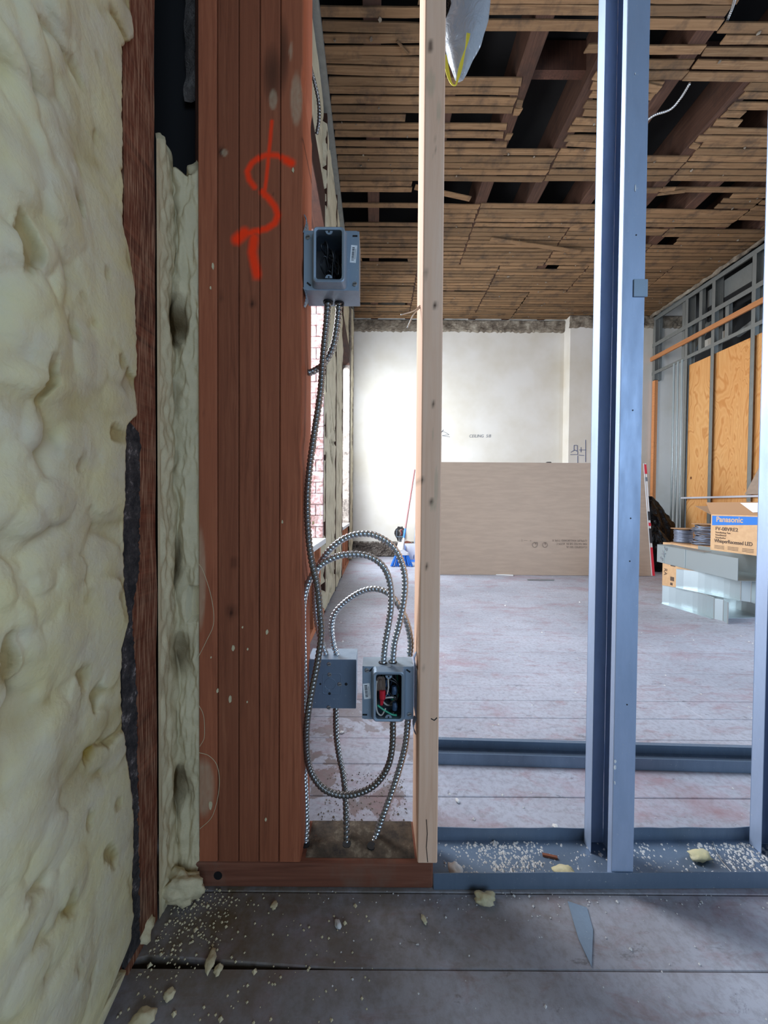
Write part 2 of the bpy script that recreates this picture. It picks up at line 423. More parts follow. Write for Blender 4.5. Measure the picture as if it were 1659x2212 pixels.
# blocking between joists seen up in the big hole
for x0, x1, y in ((0.94, 1.28, 2.25), (1.85, 2.25, 2.25)):
    MB().box(x0, x1, y, y+0.05, 3.42, 3.60).build('blocking', M['oldwood'], ceil)
holes = [  # x0,x1,y0,y1 where laths are gone
    (-0.40, 0.20, 1.70, 1.895), (0.60, 1.85, 1.945, 1.972), (0.40, 1.20, 2.03, 2.10), (1.2, 1.80, 2.02, 2.08),
    (0.40, 0.95, 2.13, 2.225), (0.93, 1.34, 2.13, 2.66), (0.19, 0.87, 2.44, 2.495),
    (0.30, 2.00, 2.91, 3.12), (-0.30, 0.44, 3.01, 3.115), (-0.30, 0.42, 3.20, 3.345),
    (1.86, 3.80, 1.60, 1.96), (1.5, 1.93, 2.02, 2.08), (1.76, 2.28, 2.22, 2.68), (2.45, 3.7, 2.42, 2.50),
    (2.0, 3.30, 2.89, 2.955), (2.0, 2.95, 3.01, 3.16), (-0.15, 0.30, 3.83, 3.875), (0.85, 0.95, 3.86, 3.89),
    (-0.30, 0.42, 4.66, 4.70), (2.35, 2.95, 3.50, 3.60), (3.3, 3.6, 3.3, 3.40), (0.95, 1.1, 4.1, 4.14), (1.75, 1.95, 3.90, 3.95)]
LP = 0.0528
rows = []
y = 1.60; gi = 0; glen = 6
JC = {0: [0.44, 1.33, 1.86, 2.95], 1: [0.89, 1.86, 3.22], 2: [1.33, 2.33, 3.27], 3: [0.44, 0.89, 2.33, 3.27], 4: [0.89, 1.80, 2.74], 5: [0.44, 1.33, 2.30, 3.22]}
grp = -1; joints = []
n_l = 0
while y < 5.02:
    if gi <= 0:
        grp = (grp + 1); joints = JC[grp % 6]; gi = rng.choice([7, 8, 9, 10])
        offs = [rng.uniform(-0.010, 0.010) for _ in range(len(joints) + 1)]
    gi -= 1
    xs = [XW+0.02] + joints + [XR+0.03]
    w = 0.0410 + rng.uniform(-0.003, 0.004)
    for si, (a, b) in enumerate(zip(xs[:-1], xs[1:])):
        yy = y + offs[si]
        segs = [(a + rng.uniform(0.003, 0.012), b - rng.uniform(0.003, 0.012))]
        for hx0, hx1, hy0, hy1 in holes:
            if hy0 < yy + 0.5*w < hy1:
                new = []
                for p, q in segs:
                    r1 = hx0 + rng.uniform(-0.03, 0.02); r2 = hx1 + rng.uniform(-0.02, 0.03)
                    if q <= r1 or p >= r2: new.append((p, q)); continue
                    if p < r1 - 0.03: new.append((p, r1))
                    if q > r2 + 0.03: new.append((r2, q))
                segs = new
        for p, q in segs:
            if q - p < 0.04: continue
            t0 = rng.uniform(-0.004, 0.004); t1 = rng.uniform(-0.004, 0.004)
            if rng.random() < 0.08: t1 += 0.014
            sg = rng.uniform(-0.002, 0.0015); nseg = 5
            top = []; bot = []
            for i in range(nseg + 1):
                f = i / nseg; xx = p + (q-p)*f; yo = yy + t0 + (t1-t0)*f + rng.uniform(-0.0014, 0.0014)
                zz = ZC + math.sin(f*math.pi)*sg
                e = rng.uniform(-0.006, 0.006) if i in (0, nseg) else 0
                top.append(Vector((xx + e, yo, zz))); bot.append(Vector((xx - e, yo + w + rng.uniform(-0.0012, 0.0012), zz)))
            mb = MB(); vs = []
            for t, b_ in zip(top, bot):
                vs += [t, b_, b_ + Vector((0, 0, 0.0085)), t + Vector((0, 0, 0.0085))]
            fs = []
            for i in range(nseg):
                o4 = i*4
                for u in range(4): fs.append((o4+u, o4+(u+1) % 4, o4+4+(u+1) % 4, o4+4+u))
            fs += [(0, 3, 2, 1), (nseg*4, nseg*4+1, nseg*4+2, nseg*4+3)]
            mb.add(vs, fs); mb.build('lath', M['lath'], ceil); n_l += 1
    y += LP
# broken loose laths and dangling bits
for (a, b, w) in (((0.30, 2.96, ZC-0.012), (0.78, 3.06, ZC-0.02), 0.045), ((1.10, 3.52, ZC-0.012), (2.05, 3.66, ZC-0.03), 0.045),
                  ((2.25, 3.03, ZC+0.03), (2.42, 2.95, ZC-0.02), 0.03), ((2.34, 3.05, ZC+0.02), (2.52, 2.97, ZC-0.02), 0.03),
                  ((1.30, 2.20, ZC-0.010), (1.75, 2.27, ZC-0.012), 0.04), ((0.10, 2.05, ZC-0.006), (0.17, 2.10, ZC-0.015), 0.010)):
    MB().bar(a, b, w, 0.008).build('loose_lath', M['lath'], ceil)
mb = MB()
for i in range(220):
    p = Vector((rng.uniform(-0.28, 3.7), rng.uniform(1.85, 5.0), ZC - 0.003))
    if any(h[0]-.05 < p.x < h[1]+.05 and h[2]-.03 < p.y < h[3]+.03 for h in holes): continue
    r = rng.uniform(0.004, 0.012) * (1.6 if rng.random() < 0.1 else 1)
    a0 = rng.uniform(0, 6)
    q = [p + Vector((math.cos(a0+t)*r*rng.uniform(.5, 1.2), math.sin(a0+t)*r*rng.uniform(.5, 1.2), rng.uniform(-.006, 0))) for t in (0, 1.3, 2.6, 3.9, 5.1)]
    mb.prism(q, (0, 0, 0.003))
tag(mb.build('plaster_crumbs', M['plaster'], ceil), kind='stuff')

# ------------------------------------------------------------------ far wall
wf = MB().box(-0.6, 2.64, YB, YB+0.2, -0.05, 3.66).build('wall_far', M['cream']); tag(wf, kind='structure')
MB().box(2.64, 4.7, YB-0.15, YB+0.2, -0.05, 3.66).build('wall_projection', M['cream'], wf, bevel=0.004)
def rough_strip(x0, x1, z0, z1, yf, d, name, mat, par, nx=80, nz=8, jz=0.02, amp=0.02, seed=1, jag_top=False):
    R = random.Random(seed); vs = []; fs = []
    zj = [R.uniform(-jz, jz) for _ in range(nx+1)]
    for i in range(nx+1):
        for j in range(nz+1):
            f = j/nz; x = x0 + (x1-x0)*i/nx
            zz = (z0 + (zj[i] if not jag_top else 0)) * (1-f) + (z1 + (zj[i] if jag_top else 0)) * f
            edge = 1.0 if 0 < j < nz else 0.0
            yy = yf - (d*0.5 + amp*noise.noise(Vector((x*9, zz*9, seed)))*1.2 + amp*0.5*R.random())*edge - 0.001
            vs.append((x, min(yy, yf-0.0008), zz))
    for i in range(nx):
        for j in range(nz):
            a = i*(nz+1)+j; fs.append((a, a+nz+1, a+nz+2, a+1))
    return MB().add(vs, fs).build(name, mat, par)
rough_strip(XW, 2.64, 3.175, 3.345, YB, 0.03, 'plaster_band', M['plaster'], wf, 110, 9, 0.012, 0.02, 3)
rough_strip(2.62, 4.2, 3.175, 3.345, YB-0.15, 0.03, 'plaster_band', M['plaster'], wf, 60, 9, 0.012, 0.02, 4)
rough_strip(XW, 0.75, -0.002, 0.205, YB, 0.05, 'rubble_base', M['rubble'], wf, 70, 14, 0.014, 0.035, 5, True)
MB().box(-0.28, 0.75, YB-0.008, YB, 0.215, 0.222).build('trim_bead', M['cream'], wf)
# torn recess in the far wall with its old electrical box
rr = random.Random(5)
def blob(cx, cz, rx, rz, yf, n=22, j=0.25):
    return [(cx + math.cos(2*math.pi*i/n)*rx*(1+rr.uniform(-j, j)), yf, cz + math.sin(2*math.pi*i/n)*rz*(1+rr.uniform(-j, j))) for i in range(n)]
c0 = PY(864, 1152, YB)
MB().prism(blob(c0.x, c0.z, 0.075, 0.105, YB-0.003, j=0.15), (0, 0.002, 0)).build('torn_hole', M['char'], wf)
c1 = PY(876, 1183, YB)
MB().prism(blob(c1.x, c1.z, 0.13, 0.10, YB-0.034, j=0.12), (0, 0.03, 0)).build('exposed_brick', plain('exposed_brick', srgb(128, 74, 56), 0.95), wf)
ob = empty('junction_box', (c0.x, YB-0.06, c0.z-0.05), 'old open junction box with loose wires in the torn hole of the far white wall', 'electrical box')
for q in ((-.05, -.046), (.046, .05)): MB().box(c0.x+q[0], c0.x+q[1], YB-0.055, YB-0.004, c0.z-0.05, c0.z+0.055).build('side_plate', M['box_metal'], ob)
MB().box(c0.x-.046, c0.x+.046, YB-0.014, YB-0.006, c0.z-0.05, c0.z+0.055).build('back_plate', M['insidebox'], ob)
MB().box(c0.x-.046, c0.x+.046, YB-0.055, YB-0.014, c0.z-0.05, c0.z-0.044).build('bottom_plate', M['box_metal'], ob)
for i in range(5):
    x = c0.x - 0.03 + i*0.014
    MB().tube(spline([(x, YB-0.02, c0.z-0.03), (x+0.012, YB-0.05, c0.z+0.01), (x-0.01, YB-0.055, c0.z+0.04), (x+0.02, YB-0.045, c0.z+0.06)], 0.01), 0.003, 5).build('wire', [M['w_black'], M['w_brown'], M['w_white'], M['w_red'], M['w_black']][i], ob)
for i in (0, 1):
    x = c0.x - 0.012 + i*0.026
    MB().tube([(x, YB-0.03, c0.z-0.05), (x+0.003, YB-0.035, c0.z-0.17)], 0.008, 8).build('conduit', M['armor'], ob)
# pencilled handwriting
def text(body, size, loc, rot, mat, name='writing', parent=None, ext=0.0004, shear=0.0, align='LEFT', bold=0.0, cat=None, xs=1.0):
    c = bpy.data.curves.new(name, 'FONT'); c.body = body; c.size = size; c.extrude = ext; c.shear = shear; c.align_x = align
    c.offset = bold; c.materials.append(mat); c.space_character = 1.0
    o = bpy.data.objects.new(name, c); COL.objects.link(o)
    me = bpy.data.meshes.new_from_object(o); bpy.data.objects.remove(o)
    o = bpy.data.objects.new(name, me); COL.objects.link(o)
    mw = Matrix.Translation(loc) @ rot.to_4x4() @ Matrix.Diagonal((xs, 1, 1, 1))
    if parent is not None:
        pm = Matrix.Translation(parent.location) @ parent.rotation_euler.to_matrix().to_4x4()
        o.parent = parent; mw = pm.inverted() @ mw
    o.matrix_local = mw
    return o
def facing_y(roll=0.0):   # text readable from -Y
    return Matrix.Rotation(math.radians(90), 3, 'X') @ Matrix.Rotation(roll, 3, 'Z')
def facing_mx(roll=0.0):  # text on a face whose normal is -X, reading towards -Y
    return Matrix.Rotation(math.radians(-90), 3, 'Z') @ Matrix.Rotation(math.radians(90), 3, 'X') @ Matrix.Rotation(roll, 3, 'Z')
p = PY(1013, 945, YB-0.002)
text('CEILING  5/8', 0.060, p, facing_y(0.01), M['pencil'], parent=wf, shear=0.2, xs=0.93)
def strokes(lst, Y, w, mat, name, par):
    mb = MB()
    for ln in lst:
        pts = [PY(a, b, Y) for a, b in ln]
        for a, b in zip(pts[:-1], pts[1:]):
            mb.bar(a, b, w, w*0.4, (0, 1, 0))
    return mb.build(name, mat, par)
strokes([[(951, 930), (962, 934), (970, 939), (955, 941), (972, 944)], [(950, 938), (958, 929)], [(958, 928), (954, 933)]], YB-0.002, 0.006, M['pencil'], 'pencil_mark', wf)
strokes([[(1233, 977), (1242, 972), (1247, 975), (1247, 962), (1240, 962), (1240, 974)], [(1232, 982), (1248, 982), (1248, 975)], [(1251, 972), (1266, 972)], [(1255, 966), (1255, 977)], [(1265, 950), (1265, 998)], [(1250, 983), (1262, 984)], [(1248, 984), (1248, 1000)]], YB-0.153, 0.006, M['pencil_blue'], 'pencil_sketch', wf)

# ------------------------------------------------------------------ right wall framing
wr = MB().box(4.35, 4.45, 2.4, 5.3, -0.05, 3.66).box(4.35, 4.45, 0.9, 2.4, 2.55, 3.66).build('wall_right', M['darkpanel']); tag(wr, kind='structure')  # gap under the short header made for the added fill light
def stud_c(mb, x0, x1, y0, y1, z0, z1, t=0.0015, lip=0.012, open_dir=-1):
    """C section: web on the side opposite open_dir (x), flanges at y0 and y1"""
    xo, xw = (x0, x1) if open_dir < 0 else (x1, x0)
    a, b = sorted((xw, xw + (-t if open_dir < 0 else t))); mb.box(a, b, y0, y1, z0, z1)
    mb.box(x0, x1, y0, y0+t, z0, z1); mb.box(x0, x1, y1-t, y1, z0, z1)
    a, b = sorted((xo, xo + (t if open_dir < 0 else -t)))
    mb.box(a, b, y0, y0+lip, z0, z1); mb.box(a, b, y1-lip, y1, z0, z1)
    return mb
ys = [4.385, 4.04, 3.61, 3.21, 2.81]
for yy in ys:
    z1 = 3.30
    mb = MB(); mb.box(XR, XR+0.002, yy-0.02, yy+0.02, 0.03, z1); mb.box(XR, XR+0.092, yy+0.0185, yy+0.02, 0.03, z1); mb.box(XR+0.09, XR+0.092, yy-0.02, yy+0.02, 0.03, z1)
    mb.build('metal_stud', M['dull_metal'], wr)
for yy in (4.43, 4.49, 4.55):   # bundle of doubled studs at the opening edge
    mb = MB().box(XR-0.01, XR+0.0, yy-0.012, yy+0.012, 0.03, 2.55); mb.build('metal_stud', M['duct_metal'], wr, bevel=0.002)
for z, h, d in ((2.55, 0.04, 0.09), (2.93, 0.05, 0.09), (3.28, 0.05, 0.09)):
    mb = MB().box(XR-0.003, XR, 1.9, 4.98, z-h/2, z+h/2).box(XR, XR+d, 1.9, 4.98, z+h/2-0.002, z+h/2); mb.build('metal_track', M['dull_metal'], wr)
MB().box(XR-0.028, XR-0.004, 1.9, 5.0, 2.72, 2.775).build('wood_strip', M['orangestrip'], wr, bevel=0.002)
MB().box(XR+0.10, XR+0.12, 1.9, 4.22, 3.07, 3.26).build('sheet_panel', M['dull_metal'], wr)
MB().box(XR+0.10, XR+0.12, 1.9, 4.22, 2.90, 3.065).build('void_shade', M['void'], wr)  # black sheet standing in for the shade of an open void
for yy in (4.22, 4.45, 3.9, 3.4):
    MB().box(XR+0.02, XR+0.06, yy-0.02, yy+0.02, 2.57, 2.93 if yy < 4.2 else 3.28).build('cripple_stud', M['dull_metal'], wr)
for y0, y1 in ((4.06, 4.36), (3.63, 4.02), (3.23, 3.59), (2.83, 3.19), (2.1, 2.79)):
    MB().box(XR+0.035, XR+0.05, y0-0.015, y1+0.015, 0.0, 2.46).build('plywood_panel', M['ply'], wr, bevel=0.001)
MB().box(XR-0.014, XR-0.002, 3.50, 4.40, 0.832, 0.852).build('white_ledge', M['white_plastic'], wr)
MB().box(XR+0.14, XR+0.16, 4.0, 4.30, 2.60, 2.72).build('pale_duct_tape', M['cream'], wr)
mb = MB(); pf = PX(1400, 830, XR+0.04)
MB().box(XR+0.0, XR+0.045, 4.865, 4.91, 0.03, 2.45).build('wood_post', M['orangestrip'], wr, bevel=0.002)
MB().box(XR+0.05, XR+0.09, 4.865, 4.91, 2.45, 3.3).build('metal_stud', M['dull_metal'], wr)
MB().box(XR, XR+0.06, 4.87, 4.91, 2.46, 3.3).build('metal_stud', M['dull_metal'], wr)
# slanting braces glimpsed over the plywood
for a, b in (((XR+0.22, 4.6, 2.62), (XR+0.22, 4.1, 3.2)), ((XR+0.24, 4.0, 2.65), (XR+0.24, 3.3, 2.85)), ((XR+0.25, 3.9, 2.9), (XR+0.25, 3.2, 2.7))):
    MB().bar(a, b, 0.03, 0.06).build('brace', M['dull_metal'], wr)
mb = MB(); R = random.Random(4); vs = []; fs = []; nx = 60
for i in range(nx+1):
    yy = 1.9 + 3.1*i/nx
    for q in ((-0.03, -0.012), (-0.035, 0.02)):
        vs.append((XR + q[0] + R.uniform(-.008, .008), yy, 3.315 + q[1] + R.uniform(-.01, .01)))
for i in range(nx): fs.append((2*i, 2*i+1, 2*i+3, 2*i+2))
o = MB().add(vs, fs).build('plaster_edge', M['plaster'], wr); md = o.modifiers.new('s', 'SOLIDIFY'); md.thickness = 0.02
# torn drywall corner leaning over the plywood
pts = [(XR-0.03, 3.62, 0.86), (XR-0.03, 3.40, 1.30), (XR-0.03, 3.2, 1.55), (XR-0.03, 2.5, 1.6), (XR-0.03, 2.5, 0.86)]
o = MB().prism(pts, (0.013, 0, 0)).build('torn_drywall', M['drywall'], wr)
# white wall return in the recess beside the plywood
wb = MB().box(-0.62, -0.1, -2.6, -2.5, -0.05, 3.4).box(2.3, 4.6, -2.6, -2.5, -0.05, 3.4).box(-0.1, 0.2, -2.6, -2.5, -0.05, 2.65).box(-0.1, 3.9, -2.6, -2.5, 2.65, 3.4).build('wall_back', M['cream']); tag(wb, kind='structure')
cf = MB().box(-0.62, 4.6, -2.6, 0.62, 3.34, 3.42).build('ceiling_entry', M['plaster']); tag(cf, kind='structure')
we = MB().box(4.45, 4.6, -2.6, 0.9, -0.05, 3.4).build('wall_entry', M['cream']); tag(we, kind='structure')

# ------------------------------------------------------------------ left wall past the partition
wl = MB().box(-0.62, -0.56, 0.76, 1.10, -0.05, 3.66).box(-0.62, -0.47, 2.40, 3.60, -0.05, 3.66).box(-0.62, -0.47, 4.50, 5.2, -0.05, 3.66)\
    .box(-0.62, -0.47, 0.76, 5.2, -0.05, 0.46).box(-0.62, -0.47, 0.76, 5.2, 2.52, 3.66).build('wall_left', M['oldwood']); tag(wl, kind='structure')
MB().box(-0.47, XW, 0.78, 2.33, 2.50, 2.72).build('header_beam', M['oldwood_y'], wl, bevel=0.004)
MB().box(-0.47, XW+0.005, 3.55, 4.95, 2.45, 2.62).build('header_beam', M['oldwood_y'], wl, bevel=0.004)
for y0, y1 in ((2.37, 2.40), (2.98, 3.00), (3.55, 3.59)):
    MB().box(-0.47, XW+0.004, y0, y1, 0.0, 3.28).build('wall_stud', M['oldwood'], wl, bevel=0.002)
MB().box(-0.47, XW+0.006, 4.42, 4.72, 0.5, 3.25).build('window_jamb', M['oldwood'], wl, bevel=0.003)
bpy.data.objects['window_jamb'].data.materials[0] = M['rubble']
MB().box(-0.47, XW+0.012, 4.80, 5.065, 0.0, 3.30).build('plaster_corner', M['plaster'], wl, bevel=0.006)
for y0, y1 in ((0.80, 2.35), (3.60, 4.50)):
    MB().box(-0.47, XW+0.012, y0, y1, 0.47, 0.505).build('window_sill', M['gypsum'], wl, bevel=0.003)
    yy = y0 + 0.05
    while yy < y1:
        MB().box(-0.46, XW, yy, yy+0.038, 0.04, 0.47).build('knee_stud', M['knee'], wl, bevel=0.002); yy += 0.22
    MB().box(-0.46, XW+0.002, y0, y1, 0.0, 0.04).build('bottom_plate', M['knee'], wl, bevel=0.002)

def bumpy(fn, n1, n2, name, mat, par=None, label=None, cat=None, kind=None):
    """fn(i/n1, j/n2) -> (pos, pit)"""
    vs = []; pit = []
    for i in range(n1+1):
        for j in range(n2+1):
            p, q = fn(i/n1, j/n2); vs.append(p); pit.append(q)
    fs = [(i*(n2+1)+j, (i+1)*(n2+1)+j, (i+1)*(n2+1)+j+1, i*(n2+1)+j+1) for i in range(n1) for j in range(n2)]
    o = MB().add(vs, fs).build(name, mat, par, smooth=True)
    at = o.data.attributes.new('pit', 'FLOAT', 'POINT'); at.data.foreach_set('value', [max(0.0, min(1.0, q)) for q in pit])
    tag(o, label, cat, kind=kind)
    return o
def strip_foam(y0, y1, z0, z1, xs, seed, amp=0.012):
    def fn(u, v):
        y = y0 + (y1-y0)*u; z = z0 + (z1-z0)*v
        n = noise.noise(Vector((seed, y*5, z*6)))*0.6 + noise.noise(Vector((seed+9, y*16, z*16)))*0.3
        crack = 1.0 if abs(noise.noise(Vector((seed+3, y*4, z*5)))) < 0.05 and noise.noise(Vector((seed+7, y*3, z*2))) > 0.05 else 0.0
        e = 0.03*(1 if u in (0, 1) else 0) + 0.05*crack
        return (xs + n*amp - e, y + (noise.noise(Vector((seed+1, z*14, u)))*0.03 if 0 < u < 1 else 0), z), crack*0.9 + max(0, -n)*0.8
    return fn
bumpy(strip_foam(2.34, 2.98, 0.02, 3.2, XW+0.003, 11), 26, 150, 'foam_fill', M['foam_old'], wl)
bumpy(strip_foam(3.00, 3.55, 0.02, 3.2, XW+0.004, 23), 22, 150, 'foam_fill', M['foam_old'], wl)
bumpy(strip_foam(1.00, 2.33, 2.74, 3.26, XW-0.01, 31), 40, 30, 'foam_fill', M['foam_old'], wl)
bumpy(strip_foam(3.6, 4.9, 2.65, 3.26, XW-0.01, 37), 30, 30, 'foam_fill', M['foam_old'], wl)
bumpy(strip_foam(4.62, 4.86, 0.02, 3.26, XW+0.022, 41, 0.02), 8, 150, 'foam_fill', M['foam_old'], wl)
# windows
w1 = empty('window_1', (-0.45, 1.7, 0.5), kind='structure')
MB().box(-0.62, -0.585, 0.93, 0.965, 0.5, 2.5).box(-0.62, -0.585, 2.29, 2.325, 0.5, 2.5).box(-0.62, -0.585, 0.93, 2.325, 0.5, 0.54).box(-0.62, -0.585, 0.93, 2.325, 2.46, 2.5).build('window_frame', M['white_plastic'], w1, bevel=0.002)
m = Mat('whitewashed_brick', 0.7)
v = m.co(gen='world')
c = m.ramp(m.noise(v, 22, 6, 0.7, 1.0), [(0.36, srgb(104, 66, 58)), (0.5, srgb(142, 116, 112)), (0.66, srgb(172, 158, 158))])
m.color(c); m.bump(m.noise(v, 60, 5, 0.7), 0.6, 0.006)
M['brick'] = m.m
MB().box(-0.56, XW-0.006, 2.350, 2.40, 0.46, 2.52).build('mortar', M['brick'], wl)
z = 0.507; r_ = 0
while z < 2.45:
    cuts = [-0.56, -0.45, XW-0.004] if r_ % 2 else [-0.56, -0.50, -0.395, XW-0.004]
    for a, b in zip(cuts[:-1], cuts[1:]):
        MB().box(a+0.0012, b-0.0012, 2.340+rng.uniform(-.003, .002), 2.36, z, z+0.0705).build('brick', M['brick'], wl, bevel=0.004)
    z += 0.073; r_ += 1
w2 = empty('window_2', (-0.5, 4.0, 0.5), kind='structure')
MB().box(-0.50, -0.46, 3.60, 3.63, 0.5, 2.5).box(-0.50, -0.46, 4.40, 4.43, 0.5, 2.5).box(-0.50, -0.46, 3.6, 4.43, 0.5, 0.54).box(-0.5, -0.46, 3.6, 4.43, 2.46, 2.5).build('window_frame', M['white_plastic'], w2, bevel=0.002)
# metal track along the ceiling edge
mb = MB().box(-0.372, -0.312, 0.80, 4.95, ZC-0.045, ZC-0.043).box(-0.372, -0.370, 0.80, 4.95, ZC-0.075, ZC-0.045).box(-0.314, -0.312, 0.80, 4.95, ZC-0.043, ZC-0.004)
tag(mb.build('ceiling_track', M['dull_metal']), 'dented grey metal track running along the ceiling edge above the left windows', 'metal track')

# ------------------------------------------------------------------ near left bay: foam wall, stud, cavity foam
YS0, YS1 = 0.532, 0.606      # wall stud extent in depth
wn = MB().box(-0.62, -0.56, -2.6, 0.76, -0.05, 3.4).build('wall_near', M['void']); tag(wn, kind='structure')
mbk = MB(); nz = 70
ls = []
for i in range(nz+1):
    z = -0.0 + 3.3*i/nz
    e = 0.002*noise.noise(Vector((1, 2, z*8)))
    x1 = XF - 0.004 + e
    ls.append([(-0.56, YS0, z), (x1, YS0, z), (x1, YS1 + e, z), (-0.56, YS1, z)])
mbk.loops(ls, True, True)
o = mbk.build('wall_stud', M['wallstud'], bevel=0.0)
tag(o, 'rough sawn brown stud with slanting saw marks left of the foam strip', 'stud')
# charcoal felt strip behind the ragged foam edge
mb = MB(); ls = []
for i in range(240):
    z = 0.02 + 0.85*i/239
    yr = 0.0 + np.interp(z, [0, .12, .2, .45, .55, .62, .83, .86], [.55, .55, .548, .545, .535, .553, .556, .50]) + 0.004*noise.noise(Vector((5, 1, z*60))) + 0.002*rng.random() + 0.003
    ls.append([(XF-0.006, YS0-0.010, z), (XF-0.003, YS0-0.010, z), (XF-0.001+0.002*rng.random(), yr, z), (XF-0.003, yr, z)])
mb.loops(ls, True, True)
tag(mb.build('felt_strip', M['char']), 'ragged charcoal felt strip peeping from behind the foam edge beside the brown stud', 'felt')

def foam_field(y0, y1, z0, z1, ny, nz, seed):
    R = np.random.RandomState(seed)
    Y, Z = np.meshgrid(np.linspace(y0, y1, ny+1), np.linspace(z0, z1, nz+1), indexing='ij')
    H = np.full(Y.shape, -0.02)
    def domes(n, rmin, rmax, hmul, base, zr, yr=(y0, y1)):
        for _ in range(n):
            cy = R.uniform(*yr); cz = R.uniform(*zr); r = R.uniform(rmin, rmax); asp = R.uniform(0.6, 1.4); th = R.uniform(-.6, .6)
            m_ = (np.abs(Y-cy) < r*1.9) & (np.abs(Z-cz) < r*1.9)
            if not m_.any(): continue
            dy = (Y[m_]-cy); dz = (Z[m_]-cz)
            a = (dy*math.cos(th)+dz*math.sin(th))/(r*asp); b = (-dy*math.sin(th)+dz*math.cos(th))/(r/asp)
            d = a*a+b*b
            h = base + R.uniform(-.006, .006) + hmul*r*np.sqrt(np.clip(1.0-d, 0, 1)) - np.where(d > 1, 0.05, 0)
            H[m_] = np.maximum(H[m_], h)
    domes(300, 0.035, 0.075, 0.46, -0.020, (z0, z1))
    domes(420, 0.016, 0.040, 0.62, -0.008, (0.75, z1))
    domes(200, 0.010, 0.026, 0.65, -0.001, (0.95, 1.45))
    domes(320, 0.012, 0.03, 0.36, 0.000, (z0, 0.8))
    return Y, Z, H
ny, nzg = 300, 760
y0f, y1f, z0f, z1f = 0.10, 0.53, 0.0, 1.85
Yg, Zg, Hg = foam_field(y0f, y1f, z0f, z1f, ny, nzg, 12)
def blur(A, k):
    for _ in range(k):
        B = np.pad(A, 1, mode='edge'); A = (B[:-2, 1:-1]+B[2:, 1:-1]+B[1:-1, :-2]+B[1:-1, 2:]+4*B[1:-1, 1:-1])/8
    return A
Hs = blur(Hg, 5)*0.6 + blur(Hg, 2)*0.4; Hb = blur(Hg, 70)
Ns = np.array([[noise.noise(Vector((4, a*9, b*9)))*0.010 + noise.noise(Vector((1, a*34, b*30)))*0.0035 for b in np.linspace(z0f, z1f, 191)] for a in np.linspace(y0f, y1f, 76)])
Ns = np.repeat(np.repeat(Ns, 4, 0), 4, 1)[:ny+1, :nzg+1]; Hs = Hs + blur(Ns, 6)
# trimmed flush towards the stud (right) and lower down
trim = np.clip((Yg-0.38)/0.07, 0, 1)*0.80
trim = np.maximum(trim, np.clip((0.62-Zg)/0.3, 0, 1)*0.55)
flat = np.minimum(Hs, 0.001)*0.7
Hf = Hs*(1-trim) + flat*trim*0.8
Pn = np.array([[noise.noise(Vector((8, a*30, b*19)))  for b in np.linspace(z0f, z1f, 191)] for a in np.linspace(y0f, y1f, 76)]); Pn = blur(np.repeat(np.repeat(Pn, 4, 0), 4, 1)[:ny+1, :nzg+1], 4)
Hf = Hf - 0.009*np.clip((Pn-0.42)*4, 0, 1)
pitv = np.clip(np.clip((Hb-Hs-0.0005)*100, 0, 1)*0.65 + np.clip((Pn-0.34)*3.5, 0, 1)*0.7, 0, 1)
# ragged right edge that follows the photo: foam laps over the stud in places
edge_px = [(-200, 292), (0, 290), (110, 297), (130, 272), (300, 271), (500, 271), (560, 285), (640, 297), (900, 300), (925, 278), (1000, 274), (1300, 274), (1345, 280), (1400, 265), (1500, 262), (1600, 270), (1700, 282), (1800, 290), (1900, 285), (2000, 286), (2050, 281), (2110, 274), (2150, 258), (2212, 215), (2300, 190)]
edge_pts = sorted([(CAM.z-(y-1093)/F*(0.366*F/(812-x)), 0.366*F/(812-x)) for y, x in edge_px])
ez = np.interp(np.linspace(z0f, z1f, nzg+1), [p[0] for p in edge_pts], [p[1] for p in edge_pts])
jz = np.array([0.004*noise.noise(Vector((3, 3, z*60))) + 0.003*noise.noise(Vector((9, 3, z*160))) for z in np.linspace(z0f, z1f, nzg+1)])
ye = ez + jz*0.6
Yw = y0f + (Yg-y0f)*((ye-y0f)/(y1f-y0f))[None, :]
X = XF + 0.004 + Hf*(1-0.6*np.clip((Yg-0.44)/0.09, 0, 1))
for i in range(4): X[ny-i, :] = XF + 0.0005 + (X[ny-i, :]-XF)*(i/4.0)**.5 - (0.006 if i == 0 else 0)
vs = np.stack([X, Yw, Zg], -1).reshape(-1, 3)
me = bpy.data.meshes.new('spray_foam')
idx = np.arange((ny+1)*(nzg+1)).reshape(ny+1, nzg+1)
fs = np.stack([idx[:-1, :-1], idx[1:, :-1], idx[1:, 1:], idx[:-1, 1:]], -1).reshape(-1, 4)
me.vertices.add(len(vs)); me.vertices.foreach_set('co', vs.ravel())
me.loops.add(fs.size); me.loops.foreach_set('vertex_index', fs.ravel())
me.polygons.add(len(fs)); me.polygons.foreach_set('loop_start', np.arange(0, fs.size, 4)); me.polygons.foreach_set('loop_total', np.full(len(fs), 4))
me.update(calc_edges=True); me.polygons.foreach_set('use_smooth', [True]*len(fs))
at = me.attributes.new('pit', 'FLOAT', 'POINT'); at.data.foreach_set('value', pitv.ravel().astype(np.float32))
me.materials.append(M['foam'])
fo = bpy.data.objects.new('spray_foam', me); COL.objects.link(fo)
tag(fo, 'lumpy cream spray foam insulation covering the wall left of the brown stud', 'insulation')


